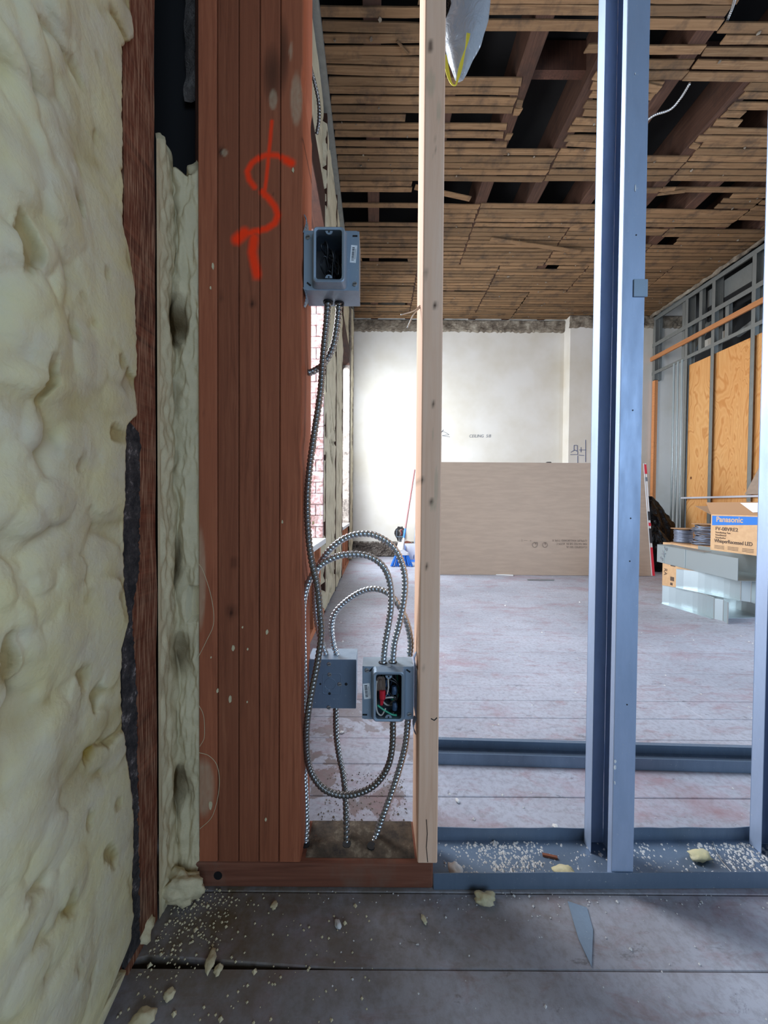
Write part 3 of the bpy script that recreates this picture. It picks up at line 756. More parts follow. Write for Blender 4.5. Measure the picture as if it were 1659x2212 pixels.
# foam packed in the cavity between wall stud and the post
def cav(u, v):
    z = 0.0 + 1.37*v
    n = noise.noise(Vector((u*5, 3, z*14)))*0.008 + noise.noise(Vector((u*14, 6, z*48)))*0.004
    if u < 0.08: n = 0
    if u < 0.5: x = XF - 0.001; y = YS1 + (0.664-YS1)*u*2
    else: x = XF + (XE0-XF)*(u-0.5)*2; y = 0.664 + 0.010*(u-.5)
    gc = 0.50 + 0.10*noise.noise(Vector((1, 1, z*7)))
    g = math.exp(-((u-gc)/0.055)**2)
    hole = max(0, noise.noise(Vector((7, 3, z*9)))+0.02)*2.2
    wide = math.exp(-((u-gc-0.08)/0.16)**2)*max(0, noise.noise(Vector((2, 9, z*8)))-0.16)*2.2
    dep = (g*(0.005 + 0.022*hole) + 0.028*wide)*min(1, u*5)*(1 if u < .93 else 0)
    if 0.50 < z < 0.565 and u > 0.70: dep += 0.035
    lump = 0.012*max(0, noise.noise(Vector((u*6, 5, z*20)))) if z > 1.0 else 0
    if z < 0.12 and u > .5: y -= (0.12-z)*0.14
    if v > 0.97: x -= 0.02*(v-0.97)/0.03; y += 0.03*(v-.97)/.03
    pz = z + (0.02*math.sin(u*7) if v > 0.97 else 0)
    return (x - dep*(0.8 if u < .6 else .2) + (n if u < .5 else n*.2), y + dep*(0.9 if u >= .4 else .2) - (lump if u >= .5 else 0) + (n if u >= .5 else 0), pz), min(1, g*(0.15+hole) + wide*.9)
XE0 = -0.3292
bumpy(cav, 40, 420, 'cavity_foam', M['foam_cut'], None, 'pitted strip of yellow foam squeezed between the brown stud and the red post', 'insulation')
# foam spill at the foot of the strip
def chunk(loc, r, mat, name, label=None, cat=None, seed=0, flat=0.5, par=None, stretch=(1, 1), rz=0.0, group=None, sub=2):
    bm = bmesh.new(); bmesh.ops.create_icosphere(bm, subdivisions=sub, radius=1.0)
    for v in bm.verts:
        n = 1 + 0.45*noise.noise(v.co*1.6 + Vector((seed*3.1, seed, 0))) + 0.18*noise.noise(v.co*4.5 + Vector((seed, 0, seed*2)))
        v.co = Vector((v.co.x*stretch[0]*n, v.co.y*stretch[1]*n, v.co.z*flat*n))
    zmin = min(v.co.z for v in bm.verts)
    for v in bm.verts: v.co.z -= zmin; v.co *= r
    me = bpy.data.meshes.new(name); bm.to_mesh(me); bm.free()
    for p in me.polygons: p.use_smooth = True
    me.materials.append(mat)
    o = bpy.data.objects.new(name, me); COL.objects.link(o); o.location = loc; o.rotation_euler = (0, 0, rz)
    if par is not None: o.parent = par; o.location = Vector(loc) - par.location
    return tag(o, label, cat, group)
chunk((-0.345, 0.632, 0.0), 0.036, M['foam_cut'], 'foam_scrap', 'yellow foam spill at the foot of the pitted foam strip', 'foam scrap', 3, 0.7, stretch=(1.0, 0.6), sub=4)
chunk((-0.385, 0.578, 0.0), 0.022, M['foam_cut'], 'foam_scrap', 'crumbly foam lump on the floor against the brown stud', 'foam scrap', 8, 0.6, sub=3)
# dark old conduit and crumbling plaster high in the cavity
MB().tube([(-0.352, 0.72, 1.36), (-0.350, 0.72, 2.6)], 0.011, 10).build('old_conduit', M['oldwood'])
tag(bpy.data.objects['old_conduit'], 'dark rusty conduit rising in the cavity above the foam strip', 'conduit')
def crumb(u, v):
    z = 1.55 + 0.8*v; x = -0.40 + 0.09*u
    n = noise.noise(Vector((x*40, 2, z*22)))
    return (x, 0.75 + 0.012*n - 0.06*(u*0.3), z), 0
bumpy(crumb, 14, 90, 'torn_plaster', M['rubble'], wl)
MB().box(-0.56, -0.36, 0.765, 0.79, 0, 3.3).build('cavity_back', M['void'], wl)  # back sheet coloured black in place of the cavity's shade

# ------------------------------------------------------------------ timber partition
YP0, YP1 = 0.660, 0.750
ZPL = 0.048
plate = MB().box(-0.345, 0.1125, YP0-0.002, YP1, 0.0, ZPL).build('sill_plate', M['fir_x'], bevel=0.004, seg=2)
tag(plate, 'worn reddish timber sill plate under the post and the pale stud', 'sill plate')
MB().disc((-0.292, YP0-0.0025, 0.023), (0, 1, 0), 0.008, 0.004, 14).build('bolt_hole', M['black'], plate)
XE = [-0.3295, -0.2937, -0.2545, -0.2163, -0.1788, -0.137]

# spray marks, in wall metres on the plane of the post
SPR = [([(587, 262), (583, 310), (579, 350), (575, 390), (570, 424)], 3.6, 0.85),
       ([(629, 352), (618, 343), (600, 336), (580, 334), (560, 340), (544, 352), (534, 370), (538, 388), (550, 404)], 5.5, 0.9),
       ([(566, 414), (580, 428), (594, 446), (600, 464), (594, 482), (576, 494), (550, 500), (528, 506)], 6.2, 0.95),
       ([(528, 503), (512, 517)], 11, 1.0), ([(629, 352), (618, 346)], 8, 1.0),
       ([(549, 515), (545, 545), (550, 570), (555, 592)], 9, 0.95)]
SPRW = []
for pts, w, a in SPR:
    q = [PY(x, y, YP0) for x, y in pts]
    SPRW.append(([(p.x, p.z) for p in q], w*YP0/F, a))
def seg_d(px, pz, a, b):
    dx, dz = b[0]-a[0], b[1]-a[1]; L2 = dx*dx+dz*dz
    t = max(0, min(1, ((px-a[0])*dx+(pz-a[1])*dz)/L2)); return math.hypot(px-a[0]-t*dx, pz-a[1]-t*dz)
def spray_at(x, z):
    best = 0
    for pts, w, a in SPRW:
        if z < min(p[1] for p in pts)-0.03 or z > max(p[1] for p in pts)+0.03: continue
        d = min(seg_d(x, z, p, q) for p, q in zip(pts[:-1], pts[1:]))
        e = (d/w)
        best = max(best, a*max(0.0, min(1.0, 1.55-e)))
    return best
def rich_stud(name, x0, x1, knots, mat, stains=(), smears=(), z1=3.3, z0=ZPL, spray=False, nick=0.0):
    """timber stud with a fine front face so knots, stains and sprayed paint sit on its surface"""
    zs = []; z = z0
    while z < z1:
        zs.append(z)
        z += (0.0035 if (spray and 1.13 < z < 1.50) else (0.010 if z < 1.75 else 0.2))
    zs.append(z1); nx = 14
    b = 0.0022
    prof = [(x0, YP0+0.012), (x0, YP0+b), (x0+b*0.4, YP0+b*0.4)] + [(x0+b+(x1-x0-2*b)*i/nx, YP0) for i in range(nx+1)] + [(x1-b*0.4, YP0+b*0.4), (x1, YP0+b), (x1, YP0+0.012), (x1, YP1), (x0, YP1)]
    ls = []
    for z in zs:
        dz = nick*max(0, noise.noise(Vector((x1*50, 3, z*9)))-0.15)
        ls.append([(x - (dz if x > x1-0.004 else 0), y, z) for x, y in prof])
    mb = MB().loops(ls, True, True)
    o = mb.build(name, mat)
    n = len(o.data.vertices); K = [0.0]*n; ST = [0.0]*n; SM = [0.0]*n; SP = [0.0]*n
    for i, v in enumerate(o.data.vertices):
        x, y, z = v.co
        if z > 1.8: continue
        for kx, kz, kr in knots:
            d = math.hypot((x-kx), (z-kz)*0.8)/kr
            if d < 2.0: K[i] = max(K[i], 1.0 if d < 0.5 else max(0, 0.45*(1.6-d)) + 0.25*max(0, math.cos(d*14))*max(0, 1-d/2))
        for kx, kz, rx, rz in stains: ST[i] = max(ST[i], 1-min(1, ((x-kx)/rx)**2+((z-kz)/rz)**2) )
        for kx, kz, rx, rz in smears:
            f = 1-min(1, ((x-kx)/rx)**2+((z-kz)/rz)**2)
            SM[i] = max(SM[i], min(1, f*2)*(0.7+0.3*noise.noise(Vector((x*200, 0, z*120)))) if f > 0 else 0)
        if spray and y < YP0+0.004: SP[i] = spray_at(x, z)
    for nm, arr in (('knot', K), ('stain', ST), ('smear', SM), ('spray', SP)):
        at = o.data.attributes.new(nm, 'FLOAT', 'POINT'); at.data.foreach_set('value', arr)
    return o
def at_px(x, y): p = PY(x, y, YP0); return p.x, p.z
def K(x, y, r): a, b = at_px(x, y); return (a, b, r)
def E(x, y, rx, ry): a, b = at_px(x, y); return (a, b, rx*YP0/F, ry*YP0/F)
stack_info = [
    ('leftmost red stud of the five stud post, with pale glue film low on its face', [K(440, 890, .002)], [], [E(432, 1250, 14, 120), E(440, 1700, 26, 70)]),
    ('second red stud of the post from the foam strip, cracked knot near the top', [K(478, 328, .007), K(505, 1215, .006), K(500, 1320, .009), K(478, 640, .004)], [], [E(485, 330, 8, 8)]),
    ('middle red stud of the post, dark knot beside the lower end of the orange mark', [K(545, 655, .006), K(518, 640, .003)], [], []),
    ('fourth red stud of the post, carrying the long stroke of the orange mark', [K(590, 420, .002)], [E(588, 160, 24, 70)], [E(590, 215, 10, 24)]),
    ('rightmost red stud of the post, scuffed and holding the upper switch box', [K(655, 300, .003), K(610, 1640, .003)], [E(610, 120, 18, 90)], [E(640, 215, 14, 60), E(628, 110, 4, 20), E(600, 765, 3, 14)])]
for i, (lab, kn, st, sm) in enumerate(stack_info):
    o = rich_stud('timber_stud', XE[i]+0.0006, XE[i+1]-0.0006, kn, M['fir'], st, sm, spray=True, nick=0.02 if i == 4 else 0)
    tag(o, lab, 'stud')
# paint and plaster spatters on the post
for i, (x, y, w, h) in enumerate([(633, 368, 5, 10), (460, 575, 5, 14), (455, 622, 4, 8), (577, 1365, 6, 12), (504, 1400, 7, 14), (535, 1402, 4, 6), (610, 1128, 4, 8), (497, 1510, 7, 16), (470, 1492, 5, 10), (534, 1516, 3, 5), (574, 1770, 5, 9), (455, 1738, 8, 20), (524, 1355, 4, 5), (456, 1420, 3, 5)]):
    c_ = PY(x, y, YP0-0.0004); s_ = YP0/F
    n = 9; pts = [(c_.x+math.cos(6.283*k/n)*w*.5*s_*rng.uniform(.7, 1.2), YP0, c_.z+math.sin(6.283*k/n)*h*.5*s_*rng.uniform(.7, 1.2)) for k in range(n)]
    si = max(0, min(4, sum(1 for e in XE[1:5] if c_.x > e)))
    par = [o for o in bpy.data.objects if o.name.startswith('timber_stud')][si]
    MB().prism(pts, (0, -0.0012, 0)).build('plaster_splash', M['foam_cut'], par)
# film of glue on the lower left
for pts in ([(424, 1215), (440, 1235), (457, 1290), (462, 1345), (446, 1385), (426, 1420)], [(430, 1625), (452, 1632), (470, 1655), (474, 1700), (460, 1760), (432, 1790)], [(427, 1520), (440, 1545), (442, 1590), (432, 1612)]):
    q = [PY(x, y, YP0) for x, y in pts]
    ls0 = [(max(p.x, XE[0]), YP0-0.0009, p.z) for p in q]
    strp = MB()
    ls0 = spline(ls0, 0.003)
    for a, b in zip(ls0[:-1], ls0[1:]): strp.bar(a, b, 0.0008, 0.0004, (0, 1, 0))
    strp.build('glue_line', M['foam_cut'], [o for o in bpy.data.objects if o.name.startswith('timber_stud')][0])

ps = rich_stud('timber_stud', 0.083, 0.1205, [K(930, 100, .005), K(940, 660, .004), K(920, 592, .004), K(936, 875, .003), K(912, 1040, .004), K(932, 1085, .004), K(922, 1222, .003), K(915, 1447, .003), K(940, 298, .0015), K(941, 322, .0015), K(936, 333, .0015), K(942, 345, .0015), K(937, 378, .0022)],
               M['pine'], [E(930, 100, 6, 14)], [E(930, 180, 12, 30), E(948, 240, 6, 26), E(942, 1050, 5, 45), E(936, 1092, 8, 12), E(935, 938, 3, 10)])
tag(ps, 'pale pine stud with small knots and a white scrape, nailed beside the lower switch box', 'stud')
strp = MB(); cr = [at_px(x, y) for x, y in ((921, 1770), (923, 1800), (921, 1830), (924, 1862))]
for a, b in zip(cr[:-1], cr[1:]): strp.bar((a[0], YP0-0.0003, a[1]), (b[0], YP0-0.0003, b[1]), 0.0012, 0.0008, (0, 1, 0))
strp.build('crack', M['black'], ps); strp = MB()
a, b, c_ = at_px(931, 1552), at_px(938, 1556), at_px(944, 1550)
strp.bar((a[0], YP0-.0003, a[1]), (b[0], YP0-.0003, b[1]), 0.0016, .0008, (0, 1, 0)).bar((b[0], YP0-.0003, b[1]), (c_[0], YP0-.0003, c_[1]), 0.0016, .0008, (0, 1, 0))
strp.build('crayon_mark', M['black'], ps)
# two bent nails on the pale stud's left side
for i, (tip, lab) in enumerate((((866, 680), 'upper bent nail sticking out of the pale stud'), ((880, 708), 'lower bent nail hanging down from the pale stud'))):
    a = PY(903, 660 + i*4, 0.70); m_ = PY(893, 672 + i*8, 0.69); b = PY(tip[0], tip[1], 0.68)
    a.x = 0.0830
    nl = MB().tube(spline([a, m_, b], 0.003), 0.0012, 7).build('nail', M['screw'], smooth=True)
    tag(nl, lab, 'nail')

# ------------------------------------------------------------------ metal studs and tracks
def long_c(x0, x1, y0, y1, z0, z1, mat, lab, rear_lip=0.024):
    """C stud open to the left"""
    t = 0.0012; root = empty('metal_stud', ((x0+x1)/2, (y0+y1)/2, z0), lab, 'stud')
    MB().box(x0, x1, y0, y0+t, z0, z1).build('front_flange', mat, root, bevel=0.0005)
    MB().box(x0, x0+t, y0+t, y0+0.013, z0, z1).build('front_lip', mat, root, bevel=0.0005)
    mb = MB()
    prof = [(x1, y0+t), (x1, y0+0.018), (x1-0.003, y0+0.021), (x1-0.003, y0+0.027), (x1, y0+0.030), (x1, y0+0.050), (x1-0.003, y0+0.053), (x1-0.003, y0+0.060), (x1, y0+0.063), (x1, y1-t),
            (x1-t, y1-t), (x1-t, y0+0.063), (x1-0.003-t, y0+0.060), (x1-0.003-t, y0+0.053), (x1-t, y0+0.050), (x1-t, y0+0.030), (x1-.003-t, y0+0.027), (x1-.003-t, y0+0.021), (x1-t, y0+0.018), (x1-t, y0+t)]
    mb.prism([(a, b, z0) for a, b in prof], (0, 0, z1-z0)); mb.build('web', mat, root)
    MB().box(x0, x1-t, y1-t, y1, z0, z1).build('rear_flange', mat, root, bevel=0.0005)
    MB().box(x0, x0+t, y1-rear_lip, y1-t, z0, z1).build('rear_lip', mat, root, bevel=0.0005)
    return root
s1 = long_c(0.451, 0.492, 0.663, 0.752, 0.002, 3.3, M['stud_metal'], 'blue-grey metal stud standing whole in the middle of the opening')
s2 = long_c(0.805, 0.846, 0.663, 0.752, 0.002, 3.3, M['stud_metal'], 'metal stud cut by the right edge, beside the stacked ducts')
# clip on the front flange
c_ = PY(1376, 621, 0.66)
MB().box(0.470, 0.496, 0.6605, 0.6628, c_.z-0.016, c_.z+0.016).build('clip', M['box_metal'], s1, bevel=0.0006)
for x, y, w, h in ((1372, 408, 3, 16), (1297, 1644, 5, 8), (1312, 1657, 5, 11), (1263, 1690, 3, 8), (1372, 160, 2, 5)):
    yy = 0.663; q = PY(x, y, yy); s_ = yy/F
    if q.x < 0.452: q.x = 0.4535
    MB().prism([(q.x+math.cos(t)*w*.5*s_*rng.uniform(.7, 1.2), yy-0.0002, q.z+math.sin(t)*h*.5*s_*rng.uniform(.7, 1.2)) for t in [k*6.283/8 for k in range(8)]], (0, -0.0008, 0)).build('plaster_splash', M['label'], s1)
for z in (0.35, 0.62, 0.70, 0.9, 1.22):
    MB().disc((0.474, 0.6632, z), (0, -1, 0), 0.0014, 0.0006, 8).build('screw', M['ink'], s1)
# floor track, slightly askew
tr = empty('floor_track', (0.113, 0.655, 0.0), 'blue-grey metal floor track holding the metal studs, littered with plaster dust', 'metal track')
def lip(x0, x1, ya, yb, h, seed, wav, t=0.0012, n=90):
    vs0 = []; vs1 = []
    ls = []
    for i in range(n+1):
        u = i/n; x = x0+(x1-x0)*u; y = ya+(yb-ya)*u
        d = wav*(noise.noise(Vector((x*5, seed, 0))) + 0.4*noise.noise(Vector((x*15, seed, 3))))
        zt = h + 0.0015*noise.noise(Vector((x*7, seed, 9)))
        ls.append([(x, y, 0.0012), (x, y+d*0.5, zt*0.5), (x, y+d, zt), (x, y+d+t, zt), (x, y+d*.5+t, zt*0.5), (x, y+t, 0.0012)])
    return MB().loops(ls, True, True)
lip(0.1135, 1.45, 0.657, 0.671, 0.031, 2, 0.0012).build('front_lip', M['track_metal'], tr, smooth=False)
lip(0.1135, 1.45, 0.754, 0.768, 0.028, 5, 0.007).build('rear_lip', M['track_metal'], tr, smooth=False)
MB().add([(0.1135, 0.657, 0.0), (1.45, 0.671, 0.0), (1.45, 0.769, 0.0), (0.1135, 0.755, 0.0), (0.1135, 0.657, 0.0014), (1.45, 0.671, 0.0014), (1.45, 0.769, 0.0014), (0.1135, 0.755, 0.0014)],
         [(0,3,2,1),(4,5,6,7),(0,1,5,4),(1,2,6,5),(2,3,7,6),(3,0,4,7)]).build('base', M['track_metal'], tr)
# second channel lying on the floor behind
a0 = PZ(942, 1651); a1 = PZ(1640, 1671)
def chan(a, b, w, h, t, name, mat, lab, cat):
    a, b = Vector((a.x, a.y, 0)), Vector((b.x, b.y, 0)); d = (b-a).normalized(); a = a - d*0.02; b = b + d*0.35; n = Vector((-d.y, d.x, 0))
    root = empty(name, a, lab, cat)
    z = Vector((0, 0, 1)); r = 0.004
    prof = [(0, 0), (0.002, -0.000)]
    MB().prism([a, b, b+n*t, a+n*t], z*h).build('near_flange', mat, root, bevel=0.0004)
    MB().prism([a+n*t, b+n*t, b+n*(w-t), a+n*(w-t)], z*t).build('web', mat, root)
    MB().prism([a+n*(w-t), b+n*(w-t), b+n*w, a+n*w], z*h).build('far_flange', mat, root, bevel=0.0004)
    MB().prism([a+n*(w-0.012)+z*(h-t), b+n*(w-0.012)+z*(h-t), b+n*(w-t)+z*(h-t), a+n*(w-t)+z*(h-t)], z*t).build('lip', mat, root)
    return root
chan(a0, a1, 0.070, 0.032, 0.0015, 'metal_channel', M['track_metal'], 'long grey metal channel lying loose on the floor behind the studs', 'metal track')

# ------------------------------------------------------------------ electrical boxes
def rrect(cx, cz, w, h, r, y, n=5):
    pts = []
    for sx, sz, a0 in ((1, 1, 0), (-1, 1, 90), (-1, -1, 180), (1, -1, 270)):
        for k in range(n+1):
            a = math.radians(a0 + 90*k/n); pts.append((cx+sx*(w/2-r)+math.cos(a)*r, y, cz+sz*(h/2-r)+math.sin(a)*r))
    return pts
def open_box(root, cx, cz, w, h, y0, y1, mat, holes_at=()):
    t = 0.0015
    MB().box(cx-w/2, cx+w/2, y0, y1, cz-h/2, cz-h/2+t).build('bottom_side', mat, root)
    MB().box(cx-w/2, cx+w/2, y0, y1, cz+h/2-t, cz+h/2).build('top_side', mat, root)
    MB().box(cx-w/2, cx-w/2+t, y0, y1, cz-h/2+t, cz+h/2-t).build('side_wall', mat, root)
    MB().box(cx+w/2-t, cx+w/2, y0, y1, cz-h/2+t, cz+h/2-t).build('side_wall', mat, root)
    MB().box(cx-w/2+t, cx+w/2-t, y1-t, y1, cz-h/2+t, cz+h/2-t).build('back', M['insidebox'], root)
def mud_plate(root, cx, cz, w, h, y, ow, oh, ocx, raise_, mat):
    base = (ow+0.018, oh+0.018)
    L = [rrect(cx, cz, w, h, 0.006, y+0.0015), rrect(cx, cz, w, h, 0.006, y), rrect(ocx, cz, base[0], base[1], 0.008, y),
         rrect(ocx, cz, ow+0.013, oh+0.013, 0.008, y-raise_*0.5), rrect(ocx, cz, ow+0.010, oh+0.010, 0.007, y-raise_), rrect(ocx, cz, ow+0.007, oh+0.007, 0.006, y-raise_-0.001), rrect(ocx, cz, ow, oh, 0.005, y-raise_), rrect(ocx, cz, ow, oh, 0.005, y-raise_+0.003), rrect(ocx, cz, ow+0.004, oh+0.004, 0.006, y+0.001)]
    MB().loops(L).build('cover_ring', mat, root, smooth=False)
    for s in (-1, 1):
        zc = cz + s*(oh/2 - 0.002)
        e = MB().prism([(ocx+math.cos(math.radians(a))*0.0065, y-raise_, zc - s*math.sin(math.radians(a))*0.0065) for a in range(0, 181, 20)], (0, 0.002, 0))
        e.build('screw_ear', mat, root)
        MB().disc((ocx, y-raise_-0.0002, zc - s*0.0018), (0, -1, 0), 0.0016, 0.0004, 10).build('screw_hole', M['black'], root)
def screw(root, x, y, z):
    s = MB().disc((x, y, z), (0, -1, 0), 0.0042, 0.0025, 12).build('screw', M['screw'], root, bevel=0.0006)
    MB().bar((x-0.0035, y-0.0027, z-0.001), (x+0.0035, y-0.0027, z+0.001), 0.0009, 0.0006, (0, 1, 0)).build('slot', M['black'], s)
def sticker(root, cx, cz, w, h, y, rot):
    c, s_ = math.cos(rot), math.sin(rot)
    def T(a, b): return (cx + a*c - b*s_, y, cz + a*s_ + b*c)
    st = MB().prism([T(-w/2, -h/2), T(w/2, -h/2), T(w/2, h/2), T(-w/2, h/2)], (0, -0.0003, 0)).build('barcode_sticker', M['label'], root)
    R = random.Random(int(cx*1e4)); mb = MB(); z = -h*0.38
    while z < h*0.38:
        hh = R.choice([0.0004, 0.0008, 0.0014]); a0, a1 = -w*0.28, w*0.12
        mb.prism([(T(a0, z)[0], y-0.0003, T(a0, z)[2]), (T(a1, z)[0], y-0.0003, T(a1, z)[2]), (T(a1, z+hh)[0], y-0.0003, T(a1, z+hh)[2]), (T(a0, z+hh)[0], y-0.0003, T(a0, z+hh)[2])], (0, -0.0001, 0)); z += hh + R.choice([0.0005, 0.0009])
    for k in range(2):
        a0 = w*(0.22+0.1*k); mb.prism([(T(a0, -h*.3)[0], y-0.0003, T(a0, -h*.3)[2]), (T(a0+.0004, -h*.3)[0], y-0.0003, T(a0+.0004, -h*.3)[2]), (T(a0+.0004, h*.3)[0], y-0.0003, T(a0+.0004, h*.3)[2]), (T(a0, h*.3)[0], y-0.0003, T(a0, h*.3)[2])], (0, -0.0001, 0))
    mb.build('barcode_print', M['ink'], st)
def slot_mark(root, x, y, z, ang, ln=0.009, w=0.003):
    c, s_ = math.cos(ang), math.sin(ang)
    MB().bar((x-c*ln/2, y-0.0003, z-s_*ln/2), (x+c*ln/2, y-0.0003, z+s_*ln/2), w, 0.0006, (0, 1, 0)).build('slot', M['black'], root)
# upper box
uc = PY(716, 563, 0.664); us = 0.664/F
ub = empty('switch_box', (uc.x, 0.664, uc.z-0.055), 'upper grey steel switch box with raised cover, open and showing black wires', 'electrical box')
W_, H_ = 118*us, 126*us
open_box(ub, uc.x, uc.z, W_, H_, 0.6655, 0.716, M['box_metal'])
mud_plate(ub, uc.x, uc.z, W_, H_, 0.664, 54*us, 102*us, uc.x-3*us, 0.016, M['box_metal'])
for dx, dz in ((-50, 48), (50, -50)): screw(ub, uc.x+dx*us, 0.664, uc.z+dz*us)
slot_mark(ub, uc.x+50*us, 0.664, uc.z+52*us, 0); slot_mark(ub, uc.x-48*us, 0.664, uc.z-50*us, -0.7)
sticker(ub, uc.x+47*us, uc.z+14*us, 13*us, 37*us, 0.6638, -0.08)
def bracket(root, side, x, y, zc, hh, mat):
    mb = MB()
    for s in (-1, 1):
        prev = None; pts = []
        for k in range(9):
            t = k/8; pts.append(Vector((x - side*0.004*math.sin(t*math.pi)*1.2, y + 0.004 - 0.014*math.sin(t*math.pi*0.5) + 0.010*t, zc + s*(hh + 0.030*t))))
        mb = MB()
        for k in range(8):
            w0 = 0.020*(1-0.85*(k/8)**2); mb.bar(pts[k], pts[k+1], 0.0014, w0, (0, 1, 0))
        mb.build('bracket_ear', mat, root)
    MB().box(min(x, x+side*0.0014), max(x, x+side*0.0014), y, y+0.045, zc-hh, zc+hh).build('bracket_plate', mat, root)
bracket(ub, -1, -0.1352, 0.668, uc.z, 0.053, M['box_metal'])
def wires(root, cx, cz, w, h, y0, y1, cols, seed, r=0.0016):
    R = random.Random(seed)
    for c in cols:
        pts = [(cx+R.uniform(-.5, .5)*w, y1-0.006, cz+R.choice([-.5, .5])*h)]
        for k in range(3): pts.append((cx+R.uniform(-.45, .45)*w, R.uniform(y0, y1-0.008), cz+R.uniform(-.45, .45)*h))
        pts.append((cx+R.uniform(-.5, .5)*w, y1-0.008, cz+R.choice([-.5, .5])*h))
        MB().tube(spline(pts, 0.004), r, 7).build('wire', M[c], root, smooth=True)
wires(ub, uc.x-3*us, uc.z, 0.042, 0.078, 0.662, 0.714, ['w_black']*7 + ['w_brown', 'w_black'], 3)
MB().prism([(uc.x+0.008+math.cos(a)*0.008, 0.7130, uc.z+0.022+math.sin(a)*0.007) for a in [k*6.283/12 for k in range(12)]], (0, 0.001, 0)).build('knockout', M['foam_cut'], ub)
for dx, dz, r in ((-0.004, 0.028, .002), (0.006, -0.006, .0025), (-0.018, -0.022, .0022), (-0.010, -0.022, .002)):  # white discs: light behind small holes, painted on the box back
    MB().disc((uc.x+dx, 0.7135, uc.z+dz), (0, -1, 0), r, 0.0006, 8).build('painted_light_spot', M['label'], ub)
# lower right box on the pale stud
lc = PY(838, 1497, 0.688); s3 = 0.688/F
lb = empty('switch_box', (lc.x, 0.688, lc.z-0.055), 'lower grey steel switch box on the pale stud, packed with coloured wires', 'electrical box')
W2, H2 = 112*s3, 116*s3
open_box(lb, lc.x, lc.z, W2, H2, 0.6895, 0.732, M['box_metal'])
mud_plate(lb, lc.x, lc.z, W2, H2, 0.688, 55*s3, 96*s3, lc.x+1*s3, 0.014, M['box_metal'])
for dx, dz in ((-46, 50), (47, -46)): screw(lb, lc.x+dx*s3, 0.688, lc.z+dz*s3)
slot_mark(lb, lc.x+44*s3, 0.688, lc.z+49*s3, -0.6); slot_mark(lb, lc.x-50*s3, 0.688, lc.z-48*s3, 0); slot_mark(lb, lc.x-37*s3, 0.688, lc.z+51*s3, 0.8)
sticker(lb, lc.x-46*s3, lc.z+4*s3, 15*s3, 34*s3, 0.6878, 0.1)
bracket(lb, 1, 0.0808, 0.690, lc.z, 0.050, M['stud_metal'])
wires(lb, lc.x+0.004, lc.z, 0.040, 0.075, 0.690, 0.724, ['w_blue', 'w_black', 'w_blue', 'w_black', 'w_blue', 'w_black', 'w_black', 'w_white', 'w_green'], 9, 0.0018)
wx = lambda x, y, Y=0.684: PY(x, y, Y)
MB().tube(spline([wx(814, 1470), wx(812, 1500), wx(814, 1535), wx(824, 1545), wx(833, 1530)], 0.003), 0.0016, 8).build('wire', M['w_white'], lb, smooth=True)
MB().tube(spline([wx(815, 1523), wx(830, 1534), wx(846, 1543), wx(857, 1545)], 0.003), 0.0019, 8).build('wire', M['w_green'], lb, smooth=True)
for k in range(4): MB().tube(spline([wx(816+k*3, 1492), wx(814+k*3, 1470), wx(820+k*3, 1462), wx(822+k*3, 1480), wx(826+k*1.5, 1492)], 0.003), 0.0014, 7).build('wire', M['w_brown'], lb, smooth=True)
MB().tube([wx(826, 1490), wx(826, 1508), wx(825, 1512), wx(824, 1522)], [0.0062, 0.0062, 0.004, 0.003], 10).build('wire_connector', M['w_red'], lb, smooth=False)
MB().tube(spline([wx(838, 1460), wx(839, 1485), wx(836, 1500)], 0.003), 0.0015, 7).build('wire', M['w_white'], lb, smooth=True)
for x, y in ((851, 1490), (852, 1525)): MB().tube([wx(x, y-8, 0.69), wx(x+1, y, 0.69), wx(x, y+8, 0.69)], [0.004, 0.0055, 0.005], 10).build('wire_connector', M['w_blue'], lb)
# lower left box with blank cover
yl = 0.742; kc = PY(717, 1477, yl); s4 = yl/F
bb = empty('junction_box', (kc.x, yl, kc.z-0.05), 'grey steel junction box with a flat blank cover behind the cable loops', 'electrical box')
open_box(bb, kc.x, kc.z, 105*s4, 106*s4, yl+0.001, yl+0.058, M['box_metal'])
cv = MB().loops([rrect(kc.x, kc.z, 106*s4, 107*s4, 0.002, yl+0.001), rrect(kc.x, kc.z, 106*s4, 107*s4, 0.002, yl-0.001)], True, True).build('blank_cover', M['track_metal'], bb)
MB().loops([rrect(kc.x, kc.z, 42*s4, 46*s4, 0.004, yl-0.0011), rrect(kc.x, kc.z, 41*s4, 45*s4, 0.004, yl-0.0014), rrect(kc.x, kc.z, 38*s4, 42*s4, 0.004, yl-0.0014), rrect(kc.x, kc.z, 37*s4, 41*s4, 0.004, yl-0.0011)]).build('pressed_outline', M['track_metal'], cv)
MB().loops([[(kc.x-4*s4+math.cos(t)*r, yl-yy, kc.z+math.sin(t)*r) for t in [k*6.283/24 for k in range(24)]] for r, yy in ((13*s4, .0011), (12.4*s4, .0015), (11.8*s4, .0011))]).build('knockout_ring', M['track_metal'], cv)
for dx, dz, r in ((-25, 0, 2.2), (31, 0, 3.2), (-5, -21, 3.0)):
    MB().disc((kc.x+dx*s4, yl-0.001, kc.z+dz*s4), (0, -1, 0), r*s4, 0.0006, 10).build('screw_hole', M['black'], cv)
for dx, dz in ((-5, 21), (17, 0), (-6, 44), (-6, -51)): screw(bb, kc.x+dx*s4, yl-0.001, kc.z+dz*s4)

